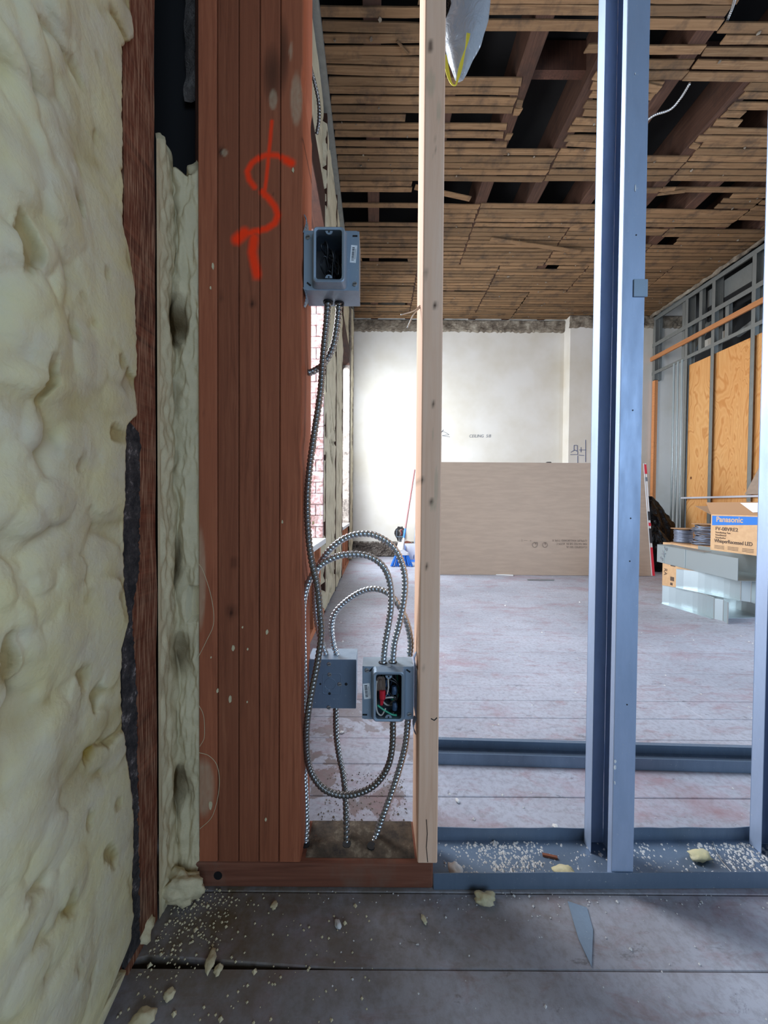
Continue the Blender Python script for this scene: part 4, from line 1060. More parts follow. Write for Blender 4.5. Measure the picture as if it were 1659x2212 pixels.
# ------------------------------------------------------------------ armoured cables
def cable(path, lab, r=0.0066, mat='armor', pitch=0.0078):
    """path: (px, py, Y) way points"""
    pts = [p if isinstance(p, Vector) else PY(*p) for p in path]
    smp = spline(pts, pitch/7); fr = frames(smp); n = 14; ls = []
    for i, (p, (u, v)) in enumerate(zip(smp, fr)):
        ring = []
        for k in range(n):
            t = k/n; ph = (i/7.0 - t) % 1.0
            rr_ = r - 0.0025 + 0.0025*max(0.0, 1-abs(2*ph-1)**2.6)**0.6
            ring.append(p + (u*math.cos(6.28318*t) + v*math.sin(6.28318*t))*rr_)
        ls.append(ring)
    o = MB().loops(ls, True, True).build('armored_cable', M[mat], smooth=True)
    return tag(o, lab, 'cable', None if lab.startswith('thin') else 'armored cables in the stud bay')
ubz = uc.z - H_/2
cable([Vector((PY(709, 640, .70).x, 0.700, ubz+0.006)), (706, 690, .70), (699, 760, .70), (692, 850, .695), (680, 930, .69), (669, 1010, .685), (664, 1080, .68), (666, 1150, .678), (673, 1210, .675), (685, 1262, .672), (691, 1320, .67), (694, 1370, .67), (686, 1430, .67), (676, 1480, .67), (667, 1530, .672), (662, 1580, .68), (663, 1625, .69), (672, 1668, .70), (698, 1703, .705), (735, 1717, .71), (775, 1713, .71), (812, 1693, .71), (838, 1655, .71), (848, 1605, .71), Vector((PY(848, 1556, .71).x, 0.71, lc.z-H2/2+0.004))],
      'dark armored cable hanging from the upper switch box and looping under the lower one', mat='armor_dark')
cable([Vector((PY(733, 640, .705).x, 0.705, ubz+0.006)), (730, 690, .71), (722, 740, .715), (710, 770, .72), (697, 788, .72), (684, 798, .72), (672, 804, .715), Vector((-0.142, 0.715, PY(662, 806, .715).z))],
      'short armored cable from the upper switch box curling into the side of the post', mat='armor_dark')
ltz = lc.z + H2/2
cable([Vector((PY(848, 1430, .708).x, 0.708, ltz-0.004)), (852, 1390, .705), (862, 1350, .70), (872, 1300, .695), (875, 1252, .69), (866, 1210, .69), (846, 1178, .69), (812, 1157, .69), (780, 1153, .69), (748, 1161, .695), (718, 1182, .70), (694, 1212, .71), (682, 1240, .72), (680, 1280, .735), (683, 1330, .75), (693, 1380, .765), Vector((PY(705, 1415, .77).x, .77, kc.z+53*s4-0.004))],
      'armored cable making the outermost and highest loop between the two lower boxes')
cable([Vector((PY(827, 1430, .705).x, 0.705, ltz-0.004)), (832, 1390, .70), (840, 1345, .695), (845, 1300, .69), (842, 1258, .685), (828, 1224, .68), (800, 1203, .68), (765, 1197, .68), (728, 1202, .68), (694, 1220, .685), (670, 1250, .69), (657, 1292, .695), (654, 1340, .70), (656, 1420, .70), (657, 1500, .70), (655, 1580, .705), (656, 1650, .708), (660, 1720, .710), (662, 1780, .710), PZ(660, 1826, ZPL-0.004)],
      'armored cable arching over to the post and running straight down it to the floor')
cable([Vector((0.0700, 0.712, ltz+0.012)), (887, 1385, .712), (879, 1345, .715), (864, 1312, .72), (842, 1284, .73), (812, 1272, .74), (780, 1278, .75), (746, 1300, .76), (723, 1325, .765), (716, 1355, .77), (720, 1390, .77), Vector((PY(728, 1415, .77).x, .77, kc.z+53*s4-0.004))],
      'armored cable forming the lowest inner loop onto the blank covered box', mat='armor')
cable([Vector((PY(882, 1556, .705).x, .705, lc.z-H2/2+0.004)), (877, 1600, .708), (867, 1645, .712), (850, 1700, .713), (830, 1755, .713), (812, 1805, .711), PZ(802, 1830, ZPL-0.004)],
      'armored cable slanting from the lower switch box down to the floor')
cable([Vector((PY(725, 1530, .76).x, .765, kc.z-53*s4+0.004)), (726, 1580, .765), (732, 1630, .765), (741, 1672, .755), (746, 1720, .735), (748, 1775, .717), PZ(749, 1826, ZPL-0.004)],
      'dusty armored cable dropping from the blank covered box to the floor', mat='armor_dark')
pd = []
for i in range(49):
    for j in range(13):
        x = -0.130 + 0.209*i/48; y = 0.668 + 0.080*j/12
        e = min(i, 48-i, j, 12-j)/3
        pd.append((x, y, ZPL + 0.0004 + min(1, e)*(0.0025+0.003*noise.noise(Vector((x*40, y*40, 1)))+0.003*noise.noise(Vector((x*120, y*120, 1))))))
tag(MB().add(pd, [(i*13+j, (i+1)*13+j, (i+1)*13+j+1, i*13+j+1) for i in range(48) for j in range(12)]).build('dust_layer', M['dirt'], plate, smooth=True), kind='stuff')
for x, y in ((660, 1826), (802, 1830), (749, 1826)):
    p = PZ(x, y, ZPL); MB().disc((p.x, p.y, ZPL+0.002), (0, 0, 1), 0.0085, 0.0016, 12).build('drilled_hole', M['black'], plate)
cable([(655, 60, 1.5), (672, 150, 1.7), (680, 180, 1.75), (688, 220, 1.8), (689, 260, 1.83), (684, 290, 1.86)], 'thin armored cable high on the left wall beside the ceiling track', r=0.009, mat='armor_dark', pitch=0.012)
cable([(1594, -30, 1.78), (1584, 10, 1.90), (1572, 40, 1.97), (1560, 68, 2.04)], 'thin armored cable glimpsed in the ceiling opening at the upper right corner', r=0.008, mat='armor', pitch=0.011)
cable([(1490, 180, 2.22), (1470, 212, 2.30), (1448, 236, 2.36), (1415, 248, 2.40), (1395, 262, 2.44)], 'thin armored cable sagging in the dark joist opening right of the metal stud', r=0.008, mat='armor', pitch=0.011)
# connectors at the box bottoms
for (x, y, z, root) in ((PY(709, 640, .70).x, .70, ubz, ub), (PY(733, 640, .705).x, .705, ubz, ub)):
    MB().loops([[(x+math.cos(t)*r, y+math.sin(t)*r, z+dz) for t in [k*6.283/16 for k in range(16)]] for r, dz in ((.0095, 0), (.0095, -.003), (.0068, -.003), (.0068, 0))]).build('connector', M['black'], root)
for x, y in ((PY(827, 1430, .705).x, .705), (PY(848, 1430, .708).x, .708)):
    MB().loops([[(x+math.cos(t)*r, y+math.sin(t)*r, ltz+dz) for t in [k*6.283/16 for k in range(16)]] for r, dz in ((.0088, 0), (.0088, .0012), (.0064, .0012), (.0064, 0))]).build('connector', M['black'], lb)

# ------------------------------------------------------------------ hanging bag at the top
bg = empty('plastic_bag', (0.22, 0.95, 2.3), 'clear plastic bag with a yellow drawstring hanging behind the pale stud at the top', 'bag')
def bagmesh(path, rad, sq, mat, name):
    ls = []; n = 28
    for i, ((px, py), r) in enumerate(zip(path, rad)):
        c = PY(px, py, 0.95); ring = []
        for k in range(n):
            t = 6.28318*k/n; q = r*(1 + 0.10*noise.noise(Vector((math.cos(t)*2, math.sin(t)*2, i*0.5))) + 0.05*math.sin(t*5+i*.4))
            ring.append((c.x+math.cos(t)*q, c.y+math.sin(t)*q*sq, c.z))
        ls.append(ring)
    return MB().loops(ls, True, True).build(name, mat, bg, smooth=True)
p_ = [(1004, 172 - i*14) for i in range(24)]
rad = [min(0.068, 0.010 + 0.058*math.sin(min(1, i/12)*math.pi/2)) for i in range(24)]
ls_ = [(992 + 12*min(1, i/9), 172 - i*15) for i in range(24)]
bagmesh(ls_, rad, 0.55, M['clearbag'], 'bag_film')
def inner(i): return (968 + min(18, i*2.2), 105 - i*14)
bagmesh([inner(i) for i in range(20)], [0.004 + 0.040*math.sin(min(1, i/8)*math.pi/2) for i in range(20)], 0.7, M['bag'], 'dark_bundle')
rib = spline([PY(1012, 72, .90), PY(1008, 95, .89), PY(1000, 125, .89), PY(990, 165, .88), PY(984, 184, .88), PY(974, 178, .88), PY(966, 150, .89), PY(963, 118, .90)], 0.004)
mb = MB()
for i, (a, b) in enumerate(zip(rib[:-1], rib[1:])): mb.bar(a, b, 0.0068*abs(math.cos(i*0.12))+0.0022, 0.001, (0, 1, 0.2))
mb.build('drawstring', M['yellow'], bg)
MB().tube([(0.225, 0.95, 2.2), (0.225, 0.95, 3.345)], 0.003, 6).build('assumed_cord', M['yellow'], bg)  # assumed cord, out of view, put in to hold the bag up

# ------------------------------------------------------------------ drywall sheet leaning
YD = 3.93
bl = PZ(1412, 1245); blx = bl.x
yb_ = bl.y; H = 1.20
tilt = 0.15
dw = empty('drywall_sheet', (blx-1.2, yb_, 0), 'tan drywall sheet stood on its long edge, leaning back before the white wall', 'drywall')
def quad(x0, x1, off, z0=0.004, z1=H): return [(x0, yb_+off, z0), (x1, yb_+off, z0), (x1-0.03*0, yb_+off+tilt, z1), (x0, yb_+off+tilt, z1)]
MB().prism(quad(blx-2.44, blx-0.004, 0), (0, 0.0025, 0)).build('paper_face', M['drywall'], dw)
MB().prism(quad(blx-2.44, blx-0.004, 0.0027), (0, 0.0125, 0)).build('gypsum_core', M['gypsum'], dw)
et = MB().prism([(blx-0.022, yb_-0.001, 0.004), (blx+0.012, yb_+0.002, 0.004), (blx+0.010, yb_+0.002+tilt, H), (blx-0.022, yb_+tilt-0.001, H)], (0, 0.016, 0)).build('edge_tape', M['label'], dw)
def tz(z): return yb_-0.0015 + tilt*(z/H)
for z0, z1, mt in ((0.0, .30, 'red'), (.34, .50, 'ink'), (.52, .56, 'red'), (.58, .68, 'ink'), (1.08, 1.19, 'red'), (1.0, 1.05, 'pencil')):
    MB().prism([(blx-0.014, tz(z0)-.002, z0+.006), (blx+0.013, tz(z0)-.000, z0+.006), (blx+0.011, tz(z1)-.000, z1), (blx-0.014, tz(z1)-.002, z1)], (0, 0.0015, 0)).build('edge_print', M[mt], et)
sr = math.atan2(tilt, H)
def dtext(b, sz, px, py, roll, mat='pencil', xs=1.0):
    p = PY(px, py, yb_); f = (p.z)/H; p = PY(px, py, yb_ + tilt*f - 0.002)
    rot = Matrix.Rotation(-sr, 3, 'X') @ facing_y(roll)
    return text(b, sz, p, rot, M[mat], parent=dw, xs=xs)
inkd = plain('faint_ink', srgb(112, 98, 86), 0.9); M['faint'] = inkd
for i, tline in enumerate(('GYPSUM WALLBOARD TYPE X', 'FIRE RATED 5/8 IN  ASTM C', 'CLASSIFIED SEE UL')):
    dtext(tline, 0.030, 1268, 1166 + i*7, math.pi, 'faint', 0.9)
dtext('UL', 0.035, 1162, 1171, math.pi, 'faint'); dtext('R', 0.04, 1180, 1171, math.pi, 'faint'); dtext('<   ----  |', 0.03, 1148, 1166, math.pi, 'faint')
for px, r in ((1155, .028), (1177, .028)):
    p = PY(px, 1177, yb_ + tilt*0.22 - 0.002)
    MB().loops([[(p.x+math.cos(t)*rr2, p.y-0.001, p.z+math.sin(t)*rr2) for t in [k*6.283/20 for k in range(20)]] for rr2 in (r, r-.004)]).build('printed_ring', M['faint'], dw)
# prop added to hold the leaning sheet, unseen but for its dark knob
sh = empty('added_sawhorse', (2.0, yb_+0.45, 0), 'dark prop added behind the drywall sheet to hold it, only its top knob showing', 'added_sawhorse')
ytp = yb_ + tilt + 0.02
MB().box(1.2, 2.6, ytp, ytp+0.09, 1.10, 1.19).build('rail', M['oldwood'], sh, bevel=0.004)
for x in (1.3, 2.5):
    for dy in (0.0, 0.42):
        MB().bar((x, ytp+0.05, 1.12), (x+(0.06 if dy else -0.06), ytp+0.10+dy, 0.0), 0.04, 0.07, (0, 1, 0)).build('leg', M['oldwood'], sh)
p = PY(1186, 1001, ytp+0.04)
MB().box(p.x-0.03, p.x+0.02, ytp+0.02, ytp+0.06, 1.19, p.z+0.015).build('rail_knob', M['black'], sh, bevel=0.006)  # dark top of some unknown thing, built as part of the added prop
# scraps at its foot
for i, (x, y, l, w, a, lab) in enumerate(((1090, 1243, .17, .04, -.3, 'white gypsum offcut lying at the foot of the drywall sheet'), (1168, 1254, .26, .012, 0, 'thin dark strip lying on the floor before the drywall sheet'))):
    p = PZ(x, y); d = Vector((math.cos(a), math.sin(a), 0))*l/2
    tag(MB().bar(p-d+Vector((0, 0, .006)), p+d+Vector((0, 0, .006)), w, 0.010).build('floor_offcut', M['gypsum' if i == 0 else 'dull_metal'], bevel=.001), lab, 'offcut')

# ------------------------------------------------------------------ broom and dustpan in the far corner
bm_c = PZ(868, 1224); br = empty('broom', (bm_c.x, bm_c.y, 0), 'broom with blue bristles leaning beside the pale stud before the far wall', 'broom')
R = random.Random(2)
hd = Vector((bm_c.x, bm_c.y+0.02, 0.17))
MB().loops([[(hd.x+a*w, hd.y+b*d, z) for a, b in ((-1, -.6), (-.8, -1), (.8, -1), (1, -.6), (1, .6), (.8, 1), (-.8, 1), (-1, .6))] for w, d, z in ((.085, .018, .135), (.08, .017, .16), (.045, .015, .185), (.018, .015, .20))], True, True).build('broom_head', M['white_plastic'], br, smooth=False)
mb = MB()
for i in range(170):
    u = R.uniform(-1, 1); v_ = R.uniform(-1, 1)
    a = Vector((hd.x+u*.08, hd.y+v_*.014, .138)); b = Vector((hd.x+u*.135+R.uniform(-.004, .004), hd.y-.02+v_*.03, R.uniform(0.0, .012)))
    mb.bar(a, b, .005, .004)
tag(mb.build('bristles', M['blue'], br), kind='stuff')
tp = PY(896, 1015, 4.95)
hv = tp - Vector((hd.x, hd.y, .19))
MB().tube([Vector((hd.x, hd.y, .19)), Vector((hd.x, hd.y, .19)) + hv*.13], .017, 10).build('socket', M['white_plastic'], br)
MB().tube([Vector((hd.x, hd.y, .19)) + hv*.13, Vector((hd.x, hd.y, .19)) + hv*.24], .013, 10).build('grip_sleeve', M['blue'], br)
MB().tube([Vector((hd.x, hd.y, .19)) + hv*.24, tp], .011, 10).build('handle', plain('pink_handle', srgb(150, 100, 98), .5), br)
dp = PZ(893, 1214); dpn = empty('dustpan', (dp.x, dp.y, 0), 'long handled dustpan with a pale handle standing beside the blue broom', 'dustpan')
q = [(dp.x-.10, dp.y+.16, 0), (dp.x+.14, dp.y+.16, 0), (dp.x+.14, dp.y+.17, .22), (dp.x-.10, dp.y+.17, .22)]
MB().prism(q, (0, .008, 0)).build('back_panel', M['white_plastic'], dpn)
MB().box(dp.x-.10, dp.x+.14, dp.y, dp.y+.16, 0, .006).build('pan', M['blue'], dpn)
for s in (-.10, .134): MB().prism([(dp.x+s, dp.y, 0), (dp.x+s, dp.y+.16, 0), (dp.x+s, dp.y+.16, .20)], (.006, 0, 0)).build('side_panel', M['blue'], dpn)
MB().tube([(dp.x+.02, dp.y+.165, .02), PY(903, 1060, dp.y+.30)], .010, 10).build('handle', M['wire_grey'], dpn)
cn = PY(866, 1184, 4.62); MB().loops([[(cn.x+.0+a*w, 4.62+b*w*.6, z) for a, b in [(math.cos(k*.6283), math.sin(k*.6283)) for k in range(10)]] for w, z in ((.055, .0), (.06, .02), (.05, .20), (.035, .25))], True, True).build('caulk_bucket', M['white_plastic'], smooth=False)
tag(bpy.data.objects['caulk_bucket'], 'pale tapering tub standing behind the broom at the rubble base', 'tub')

# ------------------------------------------------------------------ rubbish bags, boxes, reels, ducts on the right
def trash(loc, rx, ry, h, seed, lab):
    bm = bmesh.new(); bmesh.ops.create_icosphere(bm, subdivisions=5, radius=1.0)
    for v in bm.verts:
        c = v.co.copy(); t = (c.z+1)/2
        wid = 1.0 if t < 0.55 else 1.0 - 0.55*((t-0.55)/0.45)**1.3
        fold = 0.16*abs(noise.noise(Vector((math.atan2(c.y, c.x)*3, t*2.2, seed))))*2 + 0.05*noise.noise(c*6+Vector((seed, 0, 0)))
        v.co = Vector((c.x*rx*(wid-fold+.08), c.y*ry*(wid-fold+.08), max(0, h*(t + .06*noise.noise(c*3+Vector((0, seed, 0)))))))
    me = bpy.data.meshes.new('rubbish_bag'); bm.to_mesh(me); bm.free()
    for p in me.polygons: p.use_smooth = True
    me.materials.append(M['bag']); o = bpy.data.objects.new('rubbish_bag', me); COL.objects.link(o); o.location = loc
    return tag(o, lab, 'rubbish bag')
trash((3.37, 4.42, 0), .28, .20, .86, 3, 'tall black rubbish bag slumped in the corner before the plywood')
trash((3.16, 4.02, 0), .16, .12, .50, 8, 'smaller black rubbish bag tucked behind the end of the drywall sheet')
def cbox(x0, x1, y0, y1, z0, z1, rz, name, lab, cat, flaps=()):
    cx, cy = (x0+x1)/2, (y0+y1)/2
    root = empty(name, (cx, cy, z0), lab, cat)
    t = .005
    MB().box(x0, x0+t, y0, y1, z0, z1).build('side', M['card'], root); MB().box(x1-t, x1, y0, y1, z0, z1).build('side', M['card'], root)
    MB().box(x0+t, x1-t, y0, y0+t, z0, z1).build('side', M['card'], root); MB().box(x0+t, x1-t, y1-t, y1, z0, z1).build('side', M['card'], root)
    MB().box(x0+t, x1-t, y0+t, y1-t, z0, z0+t).build('base', M['card'], root)
    return root
# lower box carrying the reels
b1 = cbox(2.64, 3.10, 2.72, 3.27, 0.0, .40, 0, 'cardboard_box', 'lower cardboard box under the wire reels, half hidden by the metal ducts', 'box')
MB().box(2.64, 3.10, 2.72, 3.27, .401, .405).build('lid', M['card'], b1)
for z, s in ((.20, .05), (.07, .04), (.03, .025)):
    MB().box(2.6385, 2.6395, 3.18-s, 3.18, z, z+s*.9).build('print_mark', M['brown_print'], b1)
text('RA', .05, Vector((2.638, 3.25, .17)), facing_mx(-math.pi/2), M['brown_print'], parent=b1)
b1['label'] = 'lower cardboard box under the wire reels, half hidden by the metal ducts'
# printed box on top of the ducts
px0, py0, py1, zb = 2.37, 1.90, 2.52, .425
b2 = empty('cardboard_box', (px0+.2, (py0+py1)/2, zb), 'open cardboard fan box with a blue band and black lettering on the ducts', 'box')
hb = .25; t = .005
for a in ((px0, px0+t, py0, py1, zb, zb+hb), (px0+.42-t, px0+.42, py0, py1, zb, zb+hb), (px0+t, px0+.42-t, py0, py0+t, zb, zb+hb), (px0+t, px0+.42-t, py1-t, py1, zb, zb+hb)):
    MB().box(*a).build('side', M['card'], b2)
MB().box(px0+t, px0+.42-t, py0+t, py1-t, zb, zb+t).build('base', M['card'], b2)
MB().prism([(px0, py0, zb+hb), (px0, py1, zb+hb), (px0-.02, py1+.02, zb+hb+.085), (px0-.02, py0, zb+hb+.085)], (.004, 0, 0)).build('flap', M['card_dark'], b2)
MB().prism([(px0, py1, zb+hb), (px0+.42, py1, zb+hb), (px0+.44, py1+.13, zb+hb+.06), (px0-.0, py1+.13, zb+hb+.06)], (0, .004, 0)).build('flap', M['card_dark'], b2)
MB().prism([(px0+.42, py0, zb+hb), (px0+.42, py1, zb+hb), (px0+.50, py1, zb+hb+.12), (px0+.50, py0, zb+hb+.12)], (.004, 0, 0)).build('flap', M['card'], b2)
MB().prism([(px0-.0105, py0+.02, zb+hb+.04), (px0-.0105, py0+.33, zb+hb+.02), (px0-.0205, py0+.40, zb+hb+.08), (px0-.0205, py0+.02, zb+hb+.08)], (-.0012, 0, 0)).build('shipping_label', M['label'], b2)
fl = -0.0007
MB().prism([(px0+fl, py1-.01, zb+hb-.008), (px0+fl, py1-.01, zb+hb-.075), (px0+fl, py0+.01, zb+hb-.040), (px0+fl, py0+.01, zb+hb-.008)], (-.0006, 0, 0)).build('blue_band', M['bluelabel'], b2)
def btext(b, sz, y, z, mat, bold=0.0, xs=1.0): return text(b, sz, Vector((px0-.0015, y, z)), facing_mx(), M[mat], parent=b2, bold=bold, xs=xs)
btext('Panasonic', .050, py1-.040, zb+hb-.048, 'card', .0010, .92)
btext('FV-08VRE2', .034, py1-.035, zb+hb-.108, 'brown_print', .0003)
for i, s_ in enumerate(('Ventilating Fan', 'Ventilateur', 'Ventilador')): btext(s_, .018, py1-.035, zb+hb-.128-.018*i, 'brown_print')
btext('WhisperRecessed LED', .034, py1-.030, zb+hb-.192, 'brown_print', .0005, .80)
for k in range(3):
    for j in range(3): MB().box(px0-.0012, px0-.0004, py1-.10-k*.095, py1-.03-k*.095, zb+.034-j*.009, zb+.037-j*.009).build('small_print', M['brown_print'], b2)
# papers and wrap lying in it
def wrap(u, v):
    x = px0+.02+.38*u; y = py0+.05+.50*v
    return (x, y, zb+hb+.045+.04*noise.noise(Vector((x*8, y*7, 3)))+.03*noise.noise(Vector((x*22, y*20, 1)))+.02*u), 0
o = bumpy(wrap, 30, 36, 'packing_wrap', M['white_plastic'], None, 'crumpled pale packing wrap spilling out of the fan box', 'wrapping')
MB().bar((3.05, 2.62, .800), (2.30, 1.85, .810), .10, .012).build('foam_board', M['oldwood'])
tag(bpy.data.objects['foam_board'], 'dark weathered board resting across the top of the fan box', 'board')
# wire reels
def reel(cx, cy, z, rf, rc, h, lab, mess):
    root = empty('wire_reel', (cx, cy, z), lab, 'wire reel', 'wire reels on the cardboard box')
    for zz in (z, z+h-.006):
        MB().loops([[(cx+math.cos(t)*r, cy+math.sin(t)*r, q) for t in [k*6.283/28 for k in range(28)]] for r, q in ((.02, zz), (rf, zz), (rf, zz+.006), (.02, zz+.006), (.02, zz))]).build('flange', M['card_dark'], root)
    MB().tube([(cx, cy, z+.006), (cx, cy, z+h-.006)], rc*.6, 14).build('core', M['card_dark'], root)
    R = random.Random(int(cx*100)); pts = []
    turns = 26
    for i in range(turns*14):
        a = i*6.283/14; f = i/(turns*14)
        tri = abs((f*3) % 2 - 1)
        r = rc*(1+.10*noise.noise(Vector((a*.4, 1, cx)))) + mess*max(0, noise.noise(Vector((a*.33, 5, cx))))
        pts.append((cx+math.cos(a)*r, cy+math.sin(a)*r, z+.012+(h-.026)*min(1, max(0, tri + mess*2*noise.noise(Vector((a*.5, 9, cx)))))))
    MB().tube(pts, .0042, 5).build('wire_winding', M['wire_grey'], root, smooth=True)
r1p = PZ(1477, 1166, .405); r2p = PZ(1523, 1171, .405)
reel(2.735, 3.165, .405, .089, .062, .135, 'smaller wire reel with neat grey windings on the lower cardboard box', .01)
reel(2.745, 2.965, .405, .089, .064, .185, 'taller wire reel with a loose tangle of grey wire beside the fan box', .05)
# galvanized ducts: L and Z pans stacked, long axis in depth
def duct(pts, z0, h, root, name, thick=.0025):
    """vertical sheet following plan points"""
    for a, b in zip(pts[:-1], pts[1:]):
        a, b = Vector((a[0], a[1], 0)), Vector((b[0], b[1], 0)); d = (b-a).normalized(); n = Vector((-d.y, d.x, 0))*thick
        MB().prism([a+Vector((0, 0, z0)), b+Vector((0, 0, z0)), b+n+Vector((0, 0, z0)), a+n+Vector((0, 0, z0))], (0, 0, h)).build(name, M['duct_metal'], root)
def arc(a, b, bul, n=10):
    a, b = Vector(a), Vector(b); d = b-a; nrm = Vector((-d.y, d.x)).normalized()
    return [tuple(a + d*(i/n) + nrm*bul*4*(i/n)*(1-i/n)) for i in range(n+1)]
def ductpan(zb_, h, left, right, wid, bul, lab, end_fold=True, deck=True):
    L, Rr = Vector(left), Vector(right); d = (Rr-L).normalized(); n = Vector((-d.y, d.x))   # n points to the far side (+x)
    if n.x < 0: n = -n
    root = empty('metal_duct', (L.x, L.y, zb_), lab, 'duct', 'stacked metal ducts')
    face = arc(left, right, bul)
    duct(face, zb_, h, root, 'side_panel')
    far = [tuple(Vector(p)+n*wid) for p in face]
    duct(far, zb_, h, root, 'side_panel')
    # bottom pan
    t_ = .002
    mb = MB()
    for i in range(len(face)-1):
        st = [tuple(L.lerp(Rr, k/(len(face)-1)) - n*(.02 if bul else 0)) for k in (i, i+1)]
        mb.prism([(*st[0], zb_), (*st[1], zb_), (*far[i+1], zb_), (*far[i], zb_)], (0, 0, t_))
    mb.build('bottom_panel', M['duct_metal'], root)
    if bul:        # bright turned edges top and ends
        for a, b in zip(face[:-1], face[1:]): MB().bar((*a, zb_+h), (*b, zb_+h), .004, .003).build('rolled_edge', M['screw'], root)
    if end_fold:   # folded end connector
        e = Rr + d*.05
        duct([right, tuple(Rr+n*.02+d*.04)], zb_, h, root, 'end_flange'); duct([tuple(Rr+n*.02+d*.04), tuple(Rr-n*.02+d*.10)], zb_, h, root, 'end_flange')
        for q_ in (Rr, Rr+n*.02+d*.04, Rr-n*.02+d*.10): MB().bar((q_.x, q_.y, zb_), (q_.x, q_.y, zb_+h), .004, .004).build('end_edge', M['screw'], root)
    return root
ductpan(0.0, .135, (PZ(1430, 1303).x, PZ(1430, 1303).y), (PZ(1542, 1337).x, PZ(1542, 1337).y), .34, .05, 'bottom metal duct on the floor, its bent end folded like a zigzag')
q1 = PZ(1460, 1268, .14); q2 = PZ(1600, 1297, .14)
ductpan(.138, .135, (q1.x, q1.y), (q2.x, q2.y), .34, .05, 'middle metal duct resting crosswise on the bottom duct')
q1 = PZ(1419, 1213, .277); q2 = PZ(1593, 1255, .277)
d3 = ductpan(.276, .140, (q1.x, q1.y), (q2.x, q2.y), .30, .0, 'top metal duct with a pencilled size on its pale side', end_fold=False)
MB().prism([(q1.x, q1.y, .417), (q2.x+.02, q2.y+.25, .417), (q2.x+.12, q2.y+.30, .417), (q1.x+.12, q1.y, .417)], (0, 0, .002)).build('top_flange', M['duct_metal'], d3)
dd = Vector((q2.x-q1.x, q2.y-q1.y, 0)).normalized()
ang = math.atan2(dd.y, dd.x)
pt = PX(1432, 1212, 2.225); 
text('5 X 6', .055, Vector((q1.x-.0025, q1.y, .276)) + dd*.075 + Vector((-.004, 0, .012)), Matrix.Rotation(ang, 3, 'Z') @ Matrix.Rotation(math.radians(90), 3, 'X') @ Matrix.Rotation(1.1, 3, 'Z'), M['pencil'], parent=d3, shear=.1)
for k in (0.12, .42): 
    a = Vector((q1.x, q1.y, 0)) + dd*((q2-q1).length*k)
    MB().box(a.x-.0035, a.x-.002, a.y-.002, a.y+.002, .278, .414).build('crease', M['duct_metal'], d3)

# ------------------------------------------------------------------ litter on the floor
for i, (x, y, r, st, lab, mt, rz) in enumerate([
    (985, 1895, .017, (.8, 1.0), 'pale papery plaster flake in the track next to the pale stud', 'gypsum', .3),
    (1221, 1897, .017, (1.2, .8), 'cream foam scrap in the track just left of the middle metal stud', 'foam', -.4),
    (1512, 1858, .018, (1.3, .7), 'cream foam scrap in the track right of the middle metal stud', 'foam', .2),
    (1048, 1950, .016, (1.2, .7), 'cream foam scrap on the floorboards against the front of the track', 'foam', 0),
    (916, 1990, .005, (.7, 1.4), 'small oval chip on the floor in front of the sill plate', 'foam', .4),
    (455, 2080, .009, (.8, 1.5), 'larger foam crumb on the dark floor in front of the post', 'foam_cut', .2),
    (472, 2098, .007, (.8, 1.0), 'round foam crumb touching the larger one in front of the post', 'foam_cut', 0),
    (366, 2153, .008, (.9, .9), 'foam crumb beside the black split in the floorboard', 'foam_cut', 0),
    (310, 2208, .014, (1.2, .7), 'foam crumb at the lower edge beside the foam wall', 'foam_cut', .2),
    (730, 2000, .006, (.8, 1.2), 'grey plaster crumb on the boards before the stud bay', 'gypsum', .5),
    (775, 1816, .006, (1, 1), 'white pebble of plaster between the two floor cables', 'gypsum', 0),
    (820, 1826, .006, (1, .9), 'white pebble of plaster right of the slanting cable foot', 'gypsum', .6),
    (853, 1800, .010, (1, .8), 'grey plaster clod in the stud bay near the pale stud', 'plaster', .1),
    (738, 1584, .007, (1, .7), 'small plaster chip behind the blank covered box', 'gypsum', .3),
    (988, 1732, .006, (.7, 1), 'plaster chip behind the track next to the pale stud', 'gypsum', .2),
    (1200, 1788, .006, (1, 1), 'round plaster chip behind the track near the middle metal stud', 'gypsum', .2),
    (592, 1960, .006, (1, 1.1), 'cream crumb on the boards below the post', 'foam_cut', 0)]):
    p = PZ(x, y); z = .0016 if .655 < p.y < .765 and p.x > .115 else 0
    if abs(p.y - 0.66) < .012 and p.x > .115: p.y += (.018 if y < 1920 else -.012)
    chunk((p.x, p.y, z), r, M[mt], 'floor_chip', lab, 'debris', i+20, .45, stretch=st, rz=rz, sub=3)
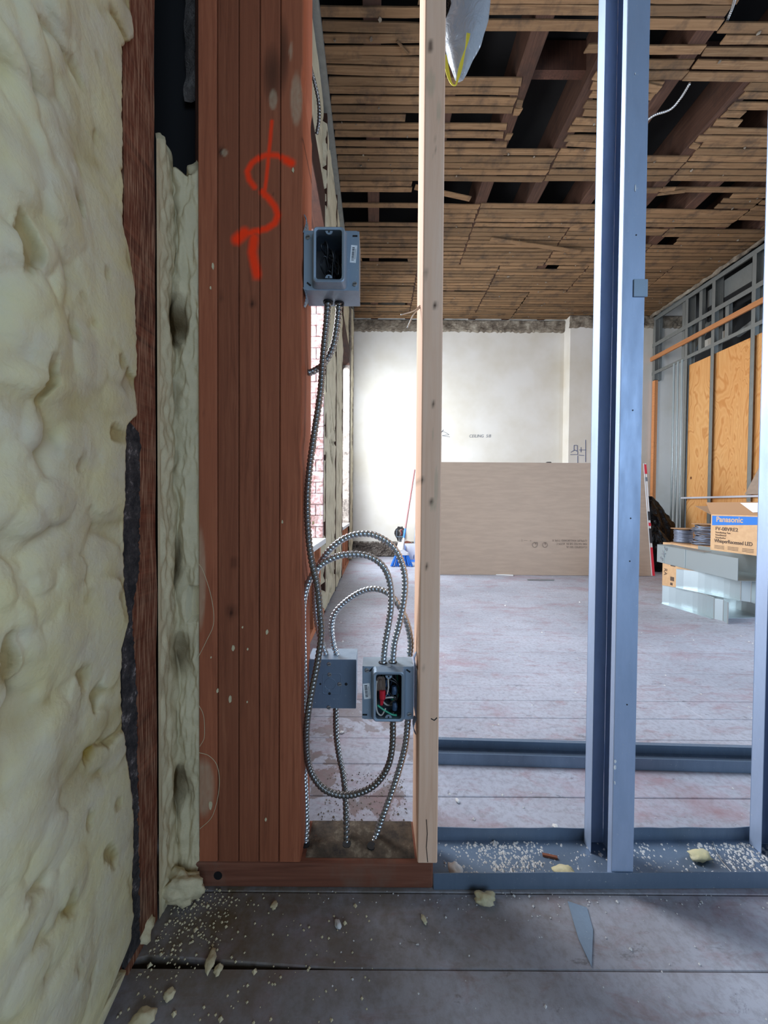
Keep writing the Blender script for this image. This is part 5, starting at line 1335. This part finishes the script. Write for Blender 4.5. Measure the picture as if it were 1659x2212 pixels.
# crumbs and dust
def crumbs(name, n, xr, yr, rmin, rmax, mat, seed, dens=None, z=0.0):
    R = random.Random(seed); mb = MB(); c = 0
    while c < n:
        x, y = R.uniform(*xr), R.uniform(*yr)
        if dens and R.random() > dens(x, y): continue
        r = R.uniform(rmin, rmax)*(1.8 if R.random() < .08 else 1)
        zz = z
        top = (x+R.uniform(-.3, .3)*r, y, zz+r*R.uniform(.7, 1.2)); b = [(x+math.cos(a+R.uniform(-.4, .4))*r, y+math.sin(a)*r, zz) for a in (0, 1.57, 3.14, 4.71)]
        mb.add(b+[top], [(0, 1, 4), (1, 2, 4), (2, 3, 4), (3, 0, 4), (3, 2, 1, 0)]); c += 1
    o = mb.build(name, mat); return tag(o, kind='stuff')
tk = lambda x, y: (0.25 + 0.75*min(1, abs(x-.46)/.3 < .35) if True else 1)
tag(crumbs('track_rubble', 1500, (.12, 1.05), (.664, .752), .0008, .0030, M['gypsum'], 3, lambda x, y: .15 + .85*max(0, noise.noise(Vector((x*9, y*9, 2)))*2 + (y-.69)*8), .0014), 'fine plaster rubble lying in the floor track', 'rubble')
tag(crumbs('bay_rubble', 500, (-.13, .08), (.70, .95), .0007, .0022, M['plaster'], 5), 'fine plaster dust on the boards inside the stud bay', 'rubble')
tag(crumbs('corner_rubble', 420, (-.36, 0.0), (.48, .655), .0006, .0026, M['foam_cut'], 6, lambda x, y: max(0.05, .8-((x+.34)**2+(y-.62)**2)**.5/.15)), 'foam crumbs scattered over the floor at the foot of the foam strip', 'rubble')
tag(crumbs('front_rubble', 260, (-.1, 1.1), (.40, .655), .0006, .0018, M['gypsum'], 7, lambda x, y: .1+.9*max(0, (y-.60)/.05)), 'thin line of crumbs along the front of the floor track', 'rubble')
tag(crumbs('room_rubble', 420, (-.3, 3.2), (.8, 3.9), .0012, .0045, M['gypsum'], 8, lambda x, y: 0 if (x > 1.9 and y > 2.0) or y > 3.8 or (.92 < y < 1.10) or (y < .97 and x < .1) else .25 + max(0, 1-(x+.33)/.25) + (.5 if y < 1 else 0)), 'plaster crumbs scattered over the big room floor', 'rubble')
# pointed metal shard
sp = [PZ(1226, 1948), PZ(1268, 1962), PZ(1281, 2010), PZ(1278, 2090), PZ(1250, 2030)]
tag(MB().prism([(p.x, p.y, .0) for p in sp], (0, 0, .0015)).build('metal_shard', M['box_metal']), 'pointed grey sheet metal shard on the floorboards before the track', 'metal shard')
sk = [PZ(1172, 1850), PZ(1204, 1857)]
tag(MB().bar(sk[0]+Vector((0, 0, .004)), sk[1]+Vector((0, 0, .004)), .005, .004).build('wood_splinter', M['fir_x']), 'short brown splinter lying in the floor track', 'splinter')
wr1 = [PZ(1540, 1822), PZ(1550, 1850), PZ(1562, 1868), PZ(1580, 1888)]
tag(MB().tube(spline([p+Vector((0, 0, .004)) for p in wr1], .004), .0012, 6).build('tie_wire', M['screw'], smooth=True), 'thin bent steel wire lying in the track near the right edge', 'wire')
print('laths', n_l)
